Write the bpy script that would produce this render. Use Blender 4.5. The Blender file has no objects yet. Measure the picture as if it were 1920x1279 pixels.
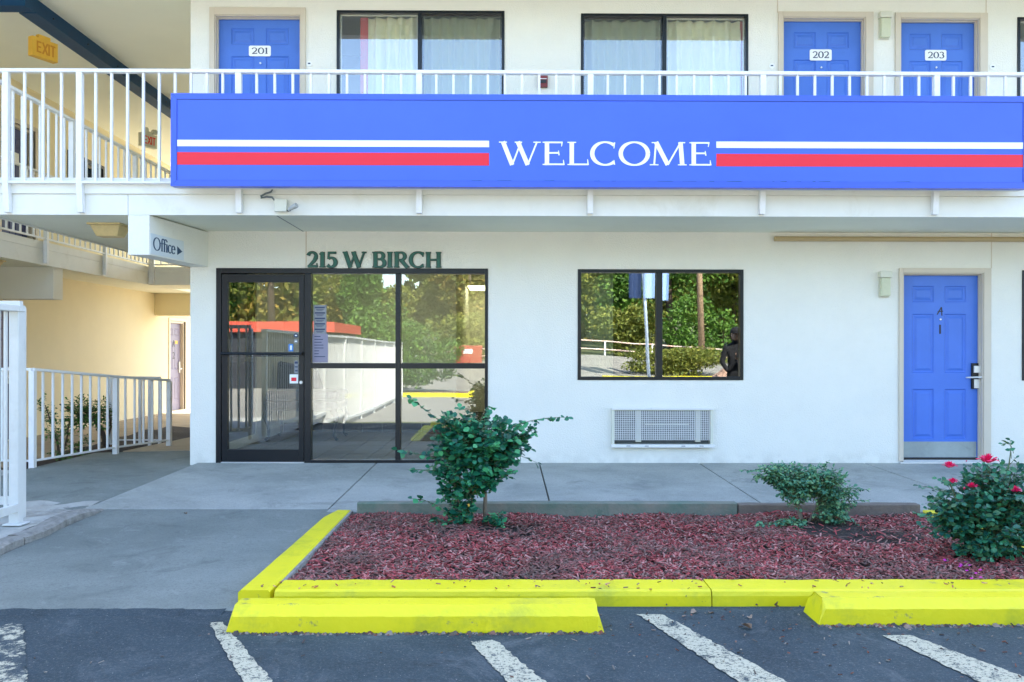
import bpy, math, random
import numpy as np
from mathutils import Vector, Matrix, Euler
random.seed(7); rng = np.random.default_rng(7)
scene = bpy.context.scene
R = math.radians
# ---------------------------------------------------------------- camera
F = 1550.0; ZC = 1.234
cam_d = bpy.data.cameras.new("camera"); cam = bpy.data.objects.new("camera", cam_d)
scene.collection.objects.link(cam); scene.camera = cam
cam_d.sensor_width = 36; cam_d.lens = F/1920*36; cam_d.shift_y = 20.5/1920
cam_d.clip_end = 2000; cam_d.clip_start = 0.05
RM = Matrix.Rotation(R(-0.4), 4, 'Z') @ Matrix.Rotation(R(90), 4, 'X') @ Matrix.Rotation(0.0015, 4, 'Z')
cam.matrix_world = Matrix.Translation((0, 0, ZC)) @ RM
# ---------------------------------------------------------------- world, sun, exposure
SUN_EL = 50; SUN_AZ = 24          # azimuth measured from +Y towards +X: behind the building, a little to the right
w = bpy.data.worlds.new("World"); scene.world = w; w.use_nodes = True
nt = w.node_tree; bg = nt.nodes['Background']
sky = nt.nodes.new('ShaderNodeTexSky'); sky.sky_type = 'NISHITA'; sky.sun_disc = False
sky.sun_elevation = R(SUN_EL); sky.sun_rotation = R(SUN_AZ); sky.air_density = 1.0; sky.dust_density = 1.0; sky.ozone_density = 0.2
nt.links.new(sky.outputs[0], bg.inputs[0]); bg.inputs[1].default_value = 0.15
sd = bpy.data.lights.new("sun", 'SUN'); sd.energy = 4.8; sd.angle = R(0.5); sd.color = (1, 0.93, 0.82)
sun = bpy.data.objects.new("sun", sd); scene.collection.objects.link(sun)
sdir = Vector((math.sin(R(SUN_AZ))*math.cos(R(SUN_EL)), math.cos(R(SUN_AZ))*math.cos(R(SUN_EL)), math.sin(R(SUN_EL))))
sun.rotation_euler = sdir.to_track_quat('Z', 'Y').to_euler()
vs = scene.view_settings; vs.view_transform = 'Standard'; vs.look = 'None'; vs.gamma = 1; vs.use_curve_mapping = False
vs.exposure = 2.52
scene.cycles.max_bounces = 10; scene.cycles.diffuse_bounces = 8; scene.cycles.transparent_max_bounces = 16
# ---------------------------------------------------------------- measuring: a point of the photograph on a real plane
def ray(px, py):
    v = Vector(((px-960)/F, -(py-639.5)/F + 20.5/F, -1)); return (RM.to_3x3() @ v)
def at_y(px, py, y):
    r = ray(px, py); t = y/r.y; return (r.x*t, ZC + r.z*t)
def at_z(px, py, z):
    r = ray(px, py); t = (z-ZC)/r.z; return (r.x*t, r.y*t)
def QX(px, py, y): return at_y(px, py, y)[0]
def QZ(px, py, y): return at_y(px, py, y)[1]
# ---------------------------------------------------------------- object helpers
C = scene.collection
ORI = {}
def tag(o, label=None, cat=None, group=None, kind=None):
    if label: o['label'] = label
    if cat: o['category'] = cat
    if group: o['group'] = group
    if kind: o['kind'] = kind
    return o
def thing(name, label, cat, loc=(0, 0, 0), group=None):
    o = bpy.data.objects.new(name, None); C.objects.link(o); o.location = loc; o.empty_display_size = .2
    ORI[o.name] = Vector(loc); return tag(o, label, cat, group)
class MB:
    def __init__(s): s.v = []; s.f = []; s.m = []
    def quad(s, a, b, c, d, m=0):
        n = len(s.v); s.v += [a, b, c, d]; s.f.append((n, n+1, n+2, n+3)); s.m.append(m); return s
    def poly(s, pts, m=0):
        n = len(s.v); s.v += list(pts); s.f.append(tuple(range(n, n+len(pts)))); s.m.append(m); return s
    def box(s, x0, x1, y0, y1, z0, z1, m=0):
        n = len(s.v)
        s.v += [(x0,y0,z0),(x1,y0,z0),(x1,y1,z0),(x0,y1,z0),(x0,y0,z1),(x1,y0,z1),(x1,y1,z1),(x0,y1,z1)]
        for f in ((0,3,2,1),(4,5,6,7),(0,1,5,4),(1,2,6,5),(2,3,7,6),(3,0,4,7)):
            s.f.append(tuple(n+i for i in f)); s.m.append(m)
        return s
    def prism(s, bot, top, m=0):      # two matching rings of points
        n = len(s.v); k = len(bot); s.v += list(bot)+list(top)
        s.f.append(tuple(n+i for i in reversed(range(k)))); s.m.append(m)
        s.f.append(tuple(n+k+i for i in range(k))); s.m.append(m)
        for i in range(k):
            j = (i+1) % k; s.f.append((n+i, n+j, n+k+j, n+k+i)); s.m.append(m)
        return s
    def tube(s, pts, r, n=8, m=0, caps=True):
        pts = [Vector(p) for p in pts]; rs = r if isinstance(r, (list, tuple)) else [r]*len(pts)
        base = len(s.v); up = Vector((0, 0, 1)); prev = None
        for i, p in enumerate(pts):
            t = (pts[min(i+1, len(pts)-1)]-pts[max(i-1, 0)]).normalized()
            if prev is None:
                a = t.cross(up if abs(t.z) < .9 else Vector((1, 0, 0))).normalized()
            else: a = (prev - t*prev.dot(t)).normalized()
            prev = a; b = t.cross(a)
            for k in range(n):
                an = 2*math.pi*k/n; s.v.append(tuple(p + (a*math.cos(an)+b*math.sin(an))*rs[i]))
        for i in range(len(pts)-1):
            for k in range(n):
                k2 = (k+1) % n
                s.f.append((base+i*n+k, base+i*n+k2, base+(i+1)*n+k2, base+(i+1)*n+k)); s.m.append(m)
        if caps:
            s.f.append(tuple(base+k for k in reversed(range(n)))); s.m.append(m)
            s.f.append(tuple(base+(len(pts)-1)*n+k for k in range(n))); s.m.append(m)
        return s
    def mesh(s, name, mats, off=(0, 0, 0)):
        me = bpy.data.meshes.new(name); ox, oy, oz = off
        me.from_pydata([(v[0]-ox, v[1]-oy, v[2]-oz) for v in s.v], [], s.f)
        for m in (mats if isinstance(mats, (list, tuple)) else [mats]): me.materials.append(m)
        me.polygons.foreach_set('material_index', s.m); me.update(); return me
    def build(s, name, mats, parent=None, smooth=False, bev=0, kind=None, label=None):
        off = ORI[parent.name] if parent is not None else Vector((0, 0, 0))
        me = s.mesh(name, mats, off)
        o = bpy.data.objects.new(name, me); C.objects.link(o); ORI[o.name] = Vector(off)
        if parent is not None: o.parent = parent
        if smooth:
            me.polygons.foreach_set('use_smooth', [True]*len(me.polygons))
        if bev:
            b = o.modifiers.new('bevel', 'BEVEL'); b.width = bev; b.segments = 2; b.limit_method = 'ANGLE'; b.angle_limit = R(30)
        if kind: o['kind'] = kind
        if label: o['label'] = label
        return o
def inst(name, me, parent, loc, rot=None, mw=None):   # a piece that shares its mesh with others
    o = bpy.data.objects.new(name, me); C.objects.link(o)
    off = ORI[parent.name] if parent is not None else Vector((0, 0, 0))
    if mw is not None: o.matrix_local = Matrix.Translation(-off) @ mw
    else:
        o.location = Vector(loc)-off
        if rot: o.rotation_euler = rot
    if parent is not None: o.parent = parent
    return o
def copy_tree(o, parent=None):
    c = o.copy(); C.objects.link(c); c.parent = parent
    for ch in list(o.children): copy_tree(ch, c)
    return c
# ---------------------------------------------------------------- materials
def mat(name, col, rough=.6, var=0, vscale=3, bump=0, bscale=60, metal=0, spec=.5, col2=None, stain=None, sscale=1.0, sdetail=6, samt=.5, bdist=.01, coord='Object'):
    m = bpy.data.materials.new(name); m.use_nodes = True; n = m.node_tree.nodes; l = m.node_tree.links
    b = n['Principled BSDF']; b.inputs['Roughness'].default_value = rough; b.inputs['Metallic'].default_value = metal
    b.inputs['Specular IOR Level'].default_value = spec
    b.inputs['Base Color'].default_value = (*col, 1)
    tc = n.new('ShaderNodeTexCoord')
    last = None
    if var or col2:
        tx = n.new('ShaderNodeTexNoise'); tx.inputs['Scale'].default_value = vscale; tx.inputs['Detail'].default_value = 8
        tx.inputs['Roughness'].default_value = .65
        l.new(tc.outputs[coord], tx.inputs['Vector'])
        mr = n.new('ShaderNodeMapRange'); mr.inputs[1].default_value = .3; mr.inputs[2].default_value = .7
        l.new(tx.outputs[0], mr.inputs[0])
        mx = n.new('ShaderNodeMix'); mx.data_type = 'RGBA'
        c2 = col2 or tuple(max(0, c*(1-var)) for c in col)
        mx.inputs[6].default_value = (*col, 1); mx.inputs[7].default_value = (*c2, 1)
        l.new(mr.outputs[0], mx.inputs[0]); last = mx.outputs[2]
    if stain:
        tx = n.new('ShaderNodeTexNoise'); tx.inputs['Scale'].default_value = sscale; tx.inputs['Detail'].default_value = sdetail
        tx.inputs['Roughness'].default_value = .7; tx.inputs['Distortion'].default_value = .6
        l.new(tc.outputs[coord], tx.inputs['Vector'])
        mr = n.new('ShaderNodeMapRange'); mr.inputs[1].default_value = .55; mr.inputs[2].default_value = .72; mr.inputs[4].default_value = samt
        l.new(tx.outputs[0], mr.inputs[0])
        mx = n.new('ShaderNodeMix'); mx.data_type = 'RGBA'; mx.inputs[7].default_value = (*stain, 1)
        if last: l.new(last, mx.inputs[6])
        else: mx.inputs[6].default_value = (*col, 1)
        l.new(mr.outputs[0], mx.inputs[0]); last = mx.outputs[2]
    if last: l.new(last, b.inputs['Base Color'])
    if bump:
        tx = n.new('ShaderNodeTexNoise'); tx.inputs['Scale'].default_value = bscale; tx.inputs['Detail'].default_value = 4
        l.new(tc.outputs[coord], tx.inputs['Vector'])
        bm = n.new('ShaderNodeBump'); bm.inputs['Strength'].default_value = bump; bm.inputs['Distance'].default_value = bdist
        l.new(tx.outputs[0], bm.inputs['Height']); l.new(bm.outputs[0], b.inputs['Normal'])
    return m
def island_mat(name, cols, rough=.6, spec=.3, trans=0.0, transcol=None):
    m = bpy.data.materials.new(name); m.use_nodes = True; n = m.node_tree.nodes; l = m.node_tree.links
    b = n['Principled BSDF']; b.inputs['Roughness'].default_value = rough; b.inputs['Specular IOR Level'].default_value = spec
    g = n.new('ShaderNodeNewGeometry'); oi = n.new('ShaderNodeObjectInfo')
    ad = n.new('ShaderNodeMath'); ad.operation = 'ADD'; fr = n.new('ShaderNodeMath'); fr.operation = 'FRACT'
    l.new(g.outputs['Random Per Island'], ad.inputs[0]); l.new(oi.outputs['Random'], ad.inputs[1]); l.new(ad.outputs[0], fr.inputs[0])
    cr = n.new('ShaderNodeValToRGB'); cr.color_ramp.interpolation = 'LINEAR'
    e = cr.color_ramp.elements
    while len(e) < len(cols): e.new(.5)
    for i, c in enumerate(cols): e[i].position = i/(len(cols)-1); e[i].color = (*c, 1)
    l.new(fr.outputs[0], cr.inputs[0]); l.new(cr.outputs[0], b.inputs['Base Color'])
    if trans:
        t = n.new('ShaderNodeBsdfTranslucent'); ms = n.new('ShaderNodeMixShader'); ms.inputs[0].default_value = trans
        hs = n.new('ShaderNodeHueSaturation'); hs.inputs['Value'].default_value = 1.6; l.new(cr.outputs[0], hs.inputs['Color'])
        l.new(hs.outputs[0], t.inputs[0]); l.new(b.outputs[0], ms.inputs[1]); l.new(t.outputs[0], ms.inputs[2])
        l.new(ms.outputs[0], n['Material Output'].inputs[0])
    return m
def glass_mat(name, refl, tint, rough=0.0, warp=0.0):
    m = bpy.data.materials.new(name); m.use_nodes = True; n = m.node_tree.nodes; l = m.node_tree.links
    n.remove(n['Principled BSDF'])
    tr = n.new('ShaderNodeBsdfTransparent'); tr.inputs[0].default_value = (*tint, 1)
    gl = n.new('ShaderNodeBsdfAnisotropic'); gl.inputs['Roughness'].default_value = rough; gl.inputs[0].default_value = (.96, .98, 1, 1)
    lw = n.new('ShaderNodeLayerWeight'); lw.inputs[0].default_value = .25
    mr = n.new('ShaderNodeMapRange'); mr.inputs[3].default_value = refl; mr.inputs[4].default_value = 1.0
    l.new(lw.outputs['Fresnel'], mr.inputs[0])
    ms = n.new('ShaderNodeMixShader'); l.new(mr.outputs[0], ms.inputs[0]); l.new(tr.outputs[0], ms.inputs[1]); l.new(gl.outputs[0], ms.inputs[2])
    if warp:
        tc = n.new('ShaderNodeTexCoord'); tx = n.new('ShaderNodeTexNoise'); tx.inputs['Scale'].default_value = 1.3; tx.inputs['Detail'].default_value = 1
        l.new(tc.outputs['Object'], tx.inputs[0]); bm = n.new('ShaderNodeBump'); bm.inputs['Strength'].default_value = 1; bm.inputs['Distance'].default_value = warp
        l.new(tx.outputs[0], bm.inputs['Height']); l.new(bm.outputs[0], gl.inputs['Normal'])
    l.new(ms.outputs[0], n['Material Output'].inputs[0]); return m
M = {}
M['wall'] = mat('painted_stucco', (.82, .81, .745), .75, var=.06, vscale=1.5, bump=.6, bscale=70, stain=(.72, .73, .70), sscale=.8, samt=.3)
M['cream'] = mat('bounce_warmed_stucco', (.84, .74, .50), .8, var=.05, vscale=2, bump=.35, bscale=90)  # the wall's stucco again, with warm bounce light put into its colour
M['soffit'] = mat('soffit_paint', (.85, .86, .72), .8, var=.06, vscale=1.2, bump=.4, bscale=120, stain=(.70, .70, .60), sscale=1.1, samt=.4)
M['ceiling'] = mat('ceiling_paint', (.94, .93, .82), .8, var=.05, vscale=.8, bump=.2, bscale=80)
M['trim'] = mat('white_trim', (.78, .78, .73), .5, var=.05, vscale=6, stain=(.55, .52, .42), sscale=2.2, samt=.35, bump=.1, bscale=60)
M['rail'] = mat('white_rail_paint', (.80, .80, .80), .4, var=.06, vscale=14, stain=(.45, .36, .28), sscale=7, samt=.22)
M['fence'] = mat('weathered_fence_paint', (.68, .69, .66), .55, var=.12, vscale=6, stain=(.45, .42, .36), sscale=5, samt=.3)
M['jamb'] = mat('beige_jamb', (.62, .55, .45), .5, var=.05, vscale=5)
M['door'] = mat('blue_door', (.070, .19, .68), .42, var=.14, vscale=2, bump=.12, bscale=220, spec=.4, bdist=.003)
M['door_grey'] = mat('mauve_door', (.22, .20, .30), .5, var=.08)
M['door_navy'] = mat('navy_door', (.03, .05, .18), .5)
M['sign'] = mat('sign_blue', (.066, .145, .80), .42, var=.12, vscale=.7, spec=.35)
M['signframe'] = mat('sign_frame_blue', (.045, .11, .76), .35, var=.05, vscale=4, spec=.5, stain=(.04, .09, .5), sscale=5, samt=.3)
M['white'] = mat('white_print', (.86, .88, .88), .5)
M['red'] = mat('red_print', (.80, .012, .034), .5, var=.04)
M['green'] = mat('green_letter', (.015, .13, .10), .4, var=.3, vscale=25)
M['greendark'] = mat('green_letter_edge', (.006, .035, .03), .4)
M['navy'] = mat('navy_print', (.015, .035, .10), .45)
M['teal_print'] = mat('teal_print', (.008, .05, .12), .45)
M['beam'] = mat('blue_beam', (.005, .06, .16), .55, spec=.3, var=.15, vscale=4, stain=(.03, .05, .07), sscale=6, samt=.3)
M['bronze'] = mat('dark_bronze', (.010, .014, .019), .32, var=.2, vscale=6, metal=.3, spec=.5)
M['black'] = mat('black_paint', (.008, .008, .01), .4)
M['steel'] = mat('brushed_steel', (.70, .71, .71), .35, metal=.45, var=.12, vscale=30)
M['kick'] = mat('kick_plate', (.36, .42, .43), .5, metal=.4, var=.25, vscale=4, stain=(.2, .2, .2), sscale=6, samt=.4)
M['glass'] = glass_mat('storefront_glass', .125, (.88, .91, .90), warp=.0012)
M['glass_door'] = glass_mat('door_glass', .12, (.85, .88, .86), warp=.0006)
M['glass_win'] = glass_mat('window_glass', .19, (.75, .78, .76), warp=.0008)
M['glass_up'] = glass_mat('upper_glass', .12, (.97, .98, .98))
M['glass_screen'] = glass_mat('upper_glass_screened', .11, (.78, .81, .82), rough=.01)
M['curtain'] = mat('curtain_fabric', (.84, .84, .60), .9, var=.05, vscale=4)
M['redcurtain'] = mat('red_lining', (.55, .04, .05), .9)
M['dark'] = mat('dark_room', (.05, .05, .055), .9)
M['innerwall'] = mat('inner_wall', (.80, .79, .74), .8, var=.04)
M['tile'] = mat('floor_tile', (.20, .17, .16), .35, var=.35, vscale=5)
M['tile2'] = mat('base_tile', (.16, .14, .13), .4, var=.3, vscale=8)
M['grout'] = mat('grout', (.04, .036, .034), .9)
M['leather'] = mat('black_leather', (.012, .014, .014), .35, bump=.2, bscale=60)
def concrete(name, lo, hi, dark, pale, pal_amt=.35):
    m = bpy.data.materials.new(name); m.use_nodes = True; n = m.node_tree.nodes; l = m.node_tree.links; b = n['Principled BSDF']
    b.inputs['Roughness'].default_value = .88; b.inputs['Specular IOR Level'].default_value = .3; tc = n.new('ShaderNodeTexCoord')
    def f(sc, d, r, a_, c_, hi_=1, dist=0):
        t = n.new('ShaderNodeTexNoise'); t.inputs['Scale'].default_value = sc; t.inputs['Detail'].default_value = d; t.inputs['Roughness'].default_value = r; t.inputs['Distortion'].default_value = dist
        l.new(tc.outputs['Object'], t.inputs[0]); mr = n.new('ShaderNodeMapRange'); mr.inputs[1].default_value = a_; mr.inputs[2].default_value = c_; mr.inputs[4].default_value = hi_; l.new(t.outputs[0], mr.inputs[0]); return mr.outputs[0], t.outputs[0]
    def mix(fa, x, y):
        mx = n.new('ShaderNodeMix'); mx.data_type = 'RGBA'; l.new(fa, mx.inputs[0])
        for s, i in ((x, 6), (y, 7)):
            if isinstance(s, tuple): mx.inputs[i].default_value = (*s, 1)
            else: l.new(s, mx.inputs[i])
        return mx.outputs[2]
    c = mix(f(1.1, 8, .6, .35, .65, 1, .4)[0], hi, lo)
    c = mix(f(4.5, 10, .75, .54, .70, pal_amt, 1)[0], c, pale)
    c = mix(f(2.3, 10, .7, .56, .68, .55, .8)[0], c, dark)
    c = mix(f(34, 8, .8, .52, .66, .45)[0], c, dark)
    s, raw = f(95, 6, .8, .48, .66, .65); c = mix(s, c, dark)
    c = mix(f(11, 12, .8, .66, .69, .8)[0], c, tuple(x*.45 for x in dark))
    l.new(c, b.inputs['Base Color']); bm = n.new('ShaderNodeBump'); bm.inputs['Strength'].default_value = .7; bm.inputs['Distance'].default_value = .004; l.new(raw, bm.inputs['Height']); l.new(bm.outputs[0], b.inputs['Normal']); return m
M['concrete'] = concrete('sidewalk_concrete', (.29, .31, .285), (.43, .44, .405), (.18, .195, .18), (.55, .56, .52))
M['apron'] = concrete('apron_concrete', (.165, .188, .172), (.235, .26, .237), (.095, .11, .103), (.34, .36, .335), .45)
M['oldconc'] = mat('broken_concrete', (.30, .29, .26), .9, col2=(.50, .50, .46), vscale=3.5, bump=.9, bscale=30, bdist=.02, stain=(.09, .085, .07), sscale=2.4, samt=.9)
M['kerbgrey'] = mat('rough_kerb', (.34, .33, .30), .9, var=.5, vscale=18, bump=1, bscale=70, bdist=.012)
M['tanwalk'] = mat('tan_walk', (.42, .34, .24), .85, var=.3, vscale=2, bump=.4, bscale=90)
M['soil'] = mat('dark_soil', (.05, .035, .028), .95, var=.5, vscale=20, bump=1, bscale=60, bdist=.02)
M['timber'] = mat('weathered_timber', (.10, .17, .13), .85, col2=(.24, .22, .18), vscale=4, bump=.6, bscale=45, stain=(.05, .13, .09), sscale=3, samt=.5)
M['timberbrown'] = mat('brown_timber', (.20, .165, .13), .85, col2=(.12, .10, .085), vscale=6, bump=.6, bscale=45)
M['beige'] = mat('beige_tube', (.50, .38, .20), .5, var=.1)
M['lens'] = mat('frosted_lens', (.60, .62, .45), .35, var=.1, vscale=20)
M['fixture'] = mat('fixture_white', (.66, .66, .56), .5)
M['yellowlens'] = mat('aged_lens', (.78, .62, .30), .45, var=.2, vscale=8)
M['exityellow'] = mat('exit_yellow', (.85, .50, .06), .5, var=.1, vscale=10)
M['exitorange'] = mat('exit_letter', (.62, .26, .02), .5)
M['exitred'] = mat('exit_red', (.75, .05, .02), .5)
M['firered'] = mat('alarm_red', (.18, .015, .015), .4)
M['bark'] = mat('bark', (.24, .20, .155), .9, var=.4, vscale=20, bump=.8, bscale=60)
M['barkdark'] = mat('dark_bark', (.10, .07, .05), .9, var=.4, vscale=10, bump=.8, bscale=40)
M['twig'] = mat('green_twig', (.10, .12, .05), .7)
M['leaf'] = island_mat('bush_leaf', [(.006, .06, .04), (.018, .15, .085), (.03, .24, .12), (.09, .40, .15), (.008, .08, .055), (.02, .17, .09)], .35, .45, .18)
M['leafb'] = island_mat('small_leaf', [(.03, .13, .08), (.07, .23, .14), (.13, .34, .18), (.25, .42, .18)], .45, .4, .18)
M['leafrose'] = island_mat('rose_leaf', [(.010, .075, .055), (.018, .12, .08), (.03, .18, .10), (.05, .24, .11), (.07, .14, .06)], .35, .45, .12)
M['leafc'] = island_mat('court_leaf', [(.02, .07, .015), (.05, .14, .02), (.08, .2, .03), (.03, .1, .02)], .45, .4, .2)
M['petal'] = mat('rose_petal', (.85, .01, .14), .6, var=.25, vscale=60)
M['petal2'] = mat('fallen_petal', (.62, .02, .38), .7)
M['mulch'] = island_mat('red_mulch', [(.07, .025, .02), (.26, .05, .05), (.46, .09, .09), (.20, .07, .06), (.14, .09, .075), (.56, .29, .25), (.42, .07, .075), (.09, .05, .045), (.30, .19, .16)], .8, .25)
M['litter'] = island_mat('litter', [(.06, .05, .045), (.13, .10, .08), (.30, .27, .23), (.22, .08, .05), (.06, .05, .05), (.16, .15, .14)], .8, .2)
def patchy(m, col, sc, a_, c_, amt):
    n = m.node_tree.nodes; l = m.node_tree.links; b = n['Principled BSDF']; src = b.inputs['Base Color'].links[0].from_socket
    g_ = n.new('ShaderNodeNewGeometry'); t = n.new('ShaderNodeTexNoise'); t.inputs['Scale'].default_value = sc; t.inputs['Detail'].default_value = 5; l.new(g_.outputs['Position'], t.inputs[0])
    mr = n.new('ShaderNodeMapRange'); mr.inputs[1].default_value = a_; mr.inputs[2].default_value = c_; mr.inputs[4].default_value = amt; l.new(t.outputs[0], mr.inputs[0])
    mx = n.new('ShaderNodeMix'); mx.data_type = 'RGBA'; mx.inputs[7].default_value = (*col, 1); l.new(src, mx.inputs[6]); l.new(mr.outputs[0], mx.inputs[0]); l.new(mx.outputs[2], b.inputs['Base Color']); return mr
patchy(M['mulch'], (.15, .105, .085), 1.6, .48, .66, .65)
def splash(m):      # dirt thrown up on the lowest hand's breadth of the wall
    mr = patchy(m, (.50, .49, .44), 9, .42, .62, .35); n = m.node_tree.nodes; l = m.node_tree.links
    g_ = n.new('ShaderNodeNewGeometry'); s = n.new('ShaderNodeSeparateXYZ'); l.new(g_.outputs['Position'], s.inputs[0])
    z = n.new('ShaderNodeMapRange'); z.inputs[1].default_value = .16; z.inputs[2].default_value = 0; l.new(s.outputs[2], z.inputs[0])
    mu = n.new('ShaderNodeMath'); mu.operation = 'MULTIPLY'; to = mr.outputs[0].links[0].to_socket; l.new(mr.outputs[0], mu.inputs[0]); l.new(z.outputs[0], mu.inputs[1]); l.new(mu.outputs[0], to)
splash(M['wall'])
M['dryleaf'] = mat('dry_leaf', (.22, .14, .09), .8, var=.4, vscale=30)
M['dryleaf2'] = mat('pale_dry_leaf', (.38, .28, .20), .8, var=.4, vscale=30)
# yellow paint with scuffs; asphalt with aggregate
def yellow():
    m = mat('yellow_kerb_paint', (.76, .66, .004), .5, col2=(.70, .63, .004), vscale=5, bump=.35, bscale=40, bdist=.006)
    n = m.node_tree.nodes; l = m.node_tree.links; b = n['Principled BSDF']
    src = b.inputs['Base Color'].links[0].from_socket; tc = [x for x in n if x.type == 'TEX_COORD'][0]
    cur = src
    for sc, lo, hi, col, amt in ((3.1, .55, .70, (.38, .40, .03), .7), (26, .655, .70, (.10, .10, .05), .85), (1.4, .52, .72, (.50, .50, .01), .7), (9, .63, .69, (.16, .17, .10), .75)):
        tx = n.new('ShaderNodeTexNoise'); tx.inputs['Scale'].default_value = sc; tx.inputs['Detail'].default_value = 10; tx.inputs['Roughness'].default_value = .7
        l.new(tc.outputs['Object'], tx.inputs[0]); mr = n.new('ShaderNodeMapRange'); mr.inputs[1].default_value = lo; mr.inputs[2].default_value = hi; mr.inputs[4].default_value = amt
        l.new(tx.outputs[0], mr.inputs[0]); mx = n.new('ShaderNodeMix'); mx.data_type = 'RGBA'; mx.inputs[7].default_value = (*col, 1)
        l.new(cur, mx.inputs[6]); l.new(mr.outputs[0], mx.inputs[0]); cur = mx.outputs[2]
    l.new(cur, b.inputs['Base Color']); return m
M['yellow'] = yellow()
def asphalt(name, paint=None):
    m = bpy.data.materials.new(name); m.use_nodes = True; n = m.node_tree.nodes; l = m.node_tree.links; b = n['Principled BSDF']
    b.inputs['Roughness'].default_value = .78; b.inputs['Specular IOR Level'].default_value = .35
    tc = n.new('ShaderNodeTexCoord')
    def noise(sc, d, r=.6, dist=0):
        t = n.new('ShaderNodeTexNoise'); t.inputs['Scale'].default_value = sc; t.inputs['Detail'].default_value = d; t.inputs['Roughness'].default_value = r; t.inputs['Distortion'].default_value = dist
        l.new(tc.outputs['Object'], t.inputs[0]); return t.outputs[0]
    def rampf(s, a, c, hi=1):
        mr = n.new('ShaderNodeMapRange'); mr.inputs[1].default_value = a; mr.inputs[2].default_value = c; mr.inputs[4].default_value = hi; l.new(s, mr.inputs[0]); return mr.outputs[0]
    def mix(f, a, c):
        mx = n.new('ShaderNodeMix'); mx.data_type = 'RGBA'; l.new(f, mx.inputs[0])
        for s, i in ((a, 6), (c, 7)):
            if isinstance(s, tuple): mx.inputs[i].default_value = (*s, 1)
            else: l.new(s, mx.inputs[i])
        return mx.outputs[2]
    big = mix(rampf(noise(1.3, 6, .6, .5), .35, .65), (.015, .033, .044), (.036, .062, .078))
    c = mix(rampf(noise(120, 4, .75), .50, .70, .8), big, (.15, .17, .18)); c = mix(rampf(noise(60, 4, .75), .53, .66, .6), c, (.012, .016, .022))
    vo = n.new('ShaderNodeTexVoronoi'); vo.inputs['Scale'].default_value = 60; l.new(tc.outputs['Object'], vo.inputs[0])
    spk = n.new('ShaderNodeMath'); spk.operation = 'LESS_THAN'; spk.inputs[1].default_value = .13; l.new(vo.outputs['Distance'], spk.inputs[0])
    sel = n.new('ShaderNodeMath'); sel.operation = 'GREATER_THAN'; sel.inputs[1].default_value = .9
    sp = n.new('ShaderNodeSeparateColor'); l.new(vo.outputs['Color'], sp.inputs[0]); l.new(sp.outputs[0], sel.inputs[0])
    mu = n.new('ShaderNodeMath'); mu.operation = 'MULTIPLY'; l.new(spk.outputs[0], mu.inputs[0]); l.new(sel.outputs[0], mu.inputs[1])
    c = mix(mu.outputs[0], c, (.33, .32, .30))
    c = mix(rampf(noise(1.9, 12, .78, 1.2), .53, .66, .55), c, (.13, .15, .165)); c = mix(rampf(noise(3.7, 8, .7, .5), .60, .68, .6), c, (.015, .02, .026))
    if paint:
        f = rampf(noise(9, 12, .8), .40 if paint < 1 else .50, .46 if paint < 1 else .56)
        f2 = rampf(noise(75, 5, .75), .40, .47)
        mm = n.new('ShaderNodeMath'); mm.operation = 'MULTIPLY'; l.new(f, mm.inputs[0]); l.new(f2, mm.inputs[1])
        c = mix(mm.outputs[0], c, (.50, .48, .36))
    l.new(c, b.inputs['Base Color'])
    bm = n.new('ShaderNodeBump'); bm.inputs['Strength'].default_value = 1; bm.inputs['Distance'].default_value = .006
    l.new(noise(110, 4, .7), bm.inputs['Height']); l.new(bm.outputs[0], b.inputs['Normal'])
    return m
M['asphalt'] = asphalt('asphalt'); M['paint'] = asphalt('worn_line_paint', .5); M['paintworn'] = asphalt('very_worn_paint', 1)
M['agedlot'] = mat('aged_pale_asphalt', (.28, .27, .235), .9, var=.3, vscale=1.2, bump=.3, bscale=60)
M['bounceground'] = mat('pale_bounce_ground', (.30, .28, .23), .9, var=.2, vscale=1)
M['grass'] = mat('grass_ground', (.06, .09, .025), .95, col2=(.10, .09, .04), vscale=2, bump=1, bscale=30, bdist=.05)
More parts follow.
